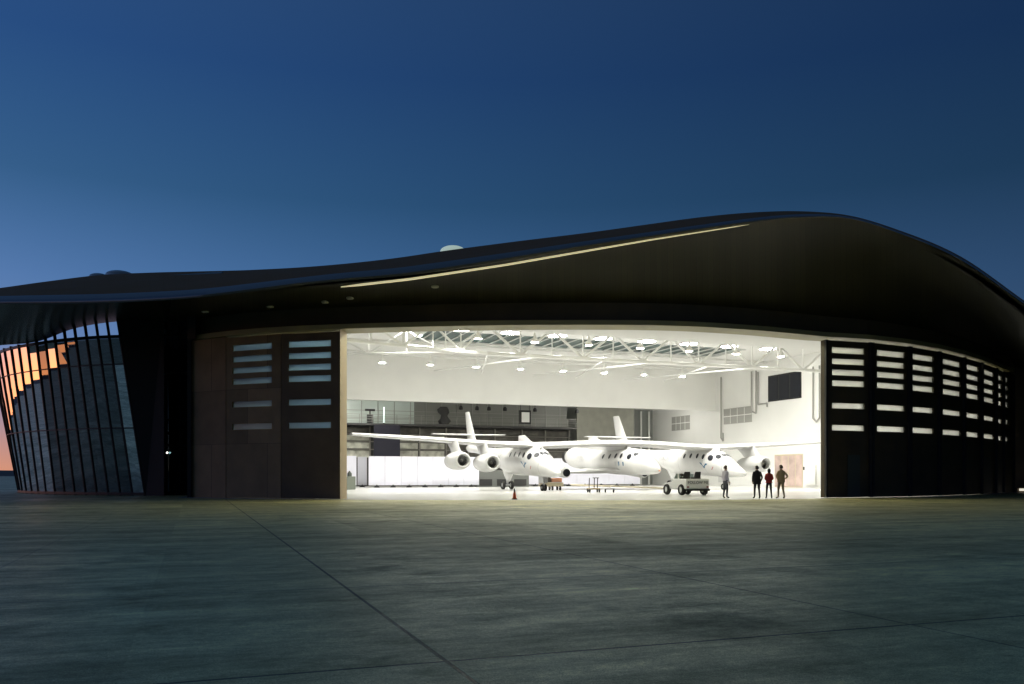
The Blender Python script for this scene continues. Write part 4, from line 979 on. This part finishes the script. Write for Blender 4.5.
# ------------------------------------------------------------------ camera, sky, view
cam = bpy.data.cameras.new('camera'); co = bpy.data.objects.new('camera', cam); COL.objects.link(co)
cam.sensor_width = 36; cam.lens = F0/1024*36; cam.shift_y = (H0-342)/1024; cam.clip_end = 12000; cam.clip_start = .1
co.location = (0, 0, CZ); co.rotation_euler = (math.radians(90), 0, 0); S.camera = co
SUN_AZ = math.radians(-78)                               # the sun has set far to the left
wd = bpy.data.worlds.new('World'); S.world = wd; wd.use_nodes = True; nt = wd.node_tree
bg = nt.nodes['Background']; L = nt.links.new
def WN(kind, op=None, **kw):
    n = nt.nodes.new(kind)
    if op: n.operation = op
    for k, v in kw.items(): n.inputs[int(k[1:])].default_value = v
    return n
tc = nt.nodes.new('ShaderNodeTexCoord'); nrm = WN('ShaderNodeVectorMath', 'NORMALIZE'); L(tc.outputs['Generated'], nrm.inputs[0])
sp = nt.nodes.new('ShaderNodeSeparateXYZ'); L(nrm.outputs[0], sp.inputs[0])
el = WN('ShaderNodeMath', 'MAXIMUM', i1=0.0); L(sp.outputs['Z'], el.inputs[0])
ramp = nt.nodes.new('ShaderNodeValToRGB'); L(el.outputs[0], ramp.inputs[0]); cr_ = ramp.color_ramp
stops = [(0, (.20, .115, .10)), (.035, (.18, .13, .15)), (.09, (.095, .15, .26)), (.14, (.06, .132, .275)), (.2, (.0440, .113, .250)), (.3, (.0200, .068, .156)), (.42, (.0130, .047, .138)), (.6, (.020, .052, .130)), (1, (.036, .075, .14))]
cr_.elements[0].position = 0; cr_.elements[0].color = (*stops[0][1], 1); cr_.elements[1].position = 1; cr_.elements[1].color = (*stops[-1][1], 1)
for p_, c_ in stops[1:-1]: e_ = cr_.elements.new(p_); e_.color = (*c_, 1)
hz = nt.nodes.new('ShaderNodeCombineXYZ'); L(sp.outputs['X'], hz.inputs[0]); L(sp.outputs['Y'], hz.inputs[1])
hn = WN('ShaderNodeVectorMath', 'NORMALIZE'); L(hz.outputs[0], hn.inputs[0])
dt = WN('ShaderNodeVectorMath', 'DOT_PRODUCT'); dt.inputs[1].default_value = (math.sin(SUN_AZ), math.cos(SUN_AZ), 0); L(hn.outputs[0], dt.inputs[0])
hl = WN('ShaderNodeVectorMath', 'LENGTH'); L(hz.outputs[0], hl.inputs[0])
s1 = WN('ShaderNodeMath', 'MULTIPLY'); L(dt.outputs['Value'], s1.inputs[0]); L(hl.outputs['Value'], s1.inputs[1])
s2 = WN('ShaderNodeMath', 'MULTIPLY_ADD', i1=1.0, i2=-.16); L(s1.outputs[0], s2.inputs[0])
ex = WN('ShaderNodeMath', 'EXPONENT'); L(s2.outputs[0], ex.inputs[0])
v1 = WN('ShaderNodeVectorMath', 'SCALE'); L(ramp.outputs[0], v1.inputs[0]); L(ex.outputs[0], v1.inputs['Scale'])
dm = WN('ShaderNodeMath', 'MAXIMUM', i1=0.0); L(dt.outputs['Value'], dm.inputs[0]); dp = WN('ShaderNodeMath', 'POWER', i1=4.0); L(dm.outputs[0], dp.inputs[0])
ee = WN('ShaderNodeMath', 'MULTIPLY', i1=-15.0); L(el.outputs[0], ee.inputs[0]); ex2 = WN('ShaderNodeMath', 'EXPONENT'); L(ee.outputs[0], ex2.inputs[0])
og = WN('ShaderNodeMath', 'MULTIPLY'); L(dp.outputs[0], og.inputs[0]); L(ex2.outputs[0], og.inputs[1])
v2 = WN('ShaderNodeVectorMath', 'SCALE'); v2.inputs[0].default_value = (1.7, .50, .05); L(og.outputs[0], v2.inputs['Scale'])
va = WN('ShaderNodeVectorMath', 'ADD'); L(v1.outputs[0], va.inputs[0]); L(v2.outputs[0], va.inputs[1])
L(va.outputs[0], bg.inputs['Color']); bg.inputs['Strength'].default_value = 1.0
S.view_settings.view_transform = 'Standard'; S.view_settings.look = 'None'; S.view_settings.exposure = 0; S.view_settings.gamma = 1
S.cycles.use_denoising = True
S.cycles.max_bounces = 10; S.cycles.diffuse_bounces = 6; S.cycles.transparent_max_bounces = 12
S.cycles.sample_clamp_indirect = 6
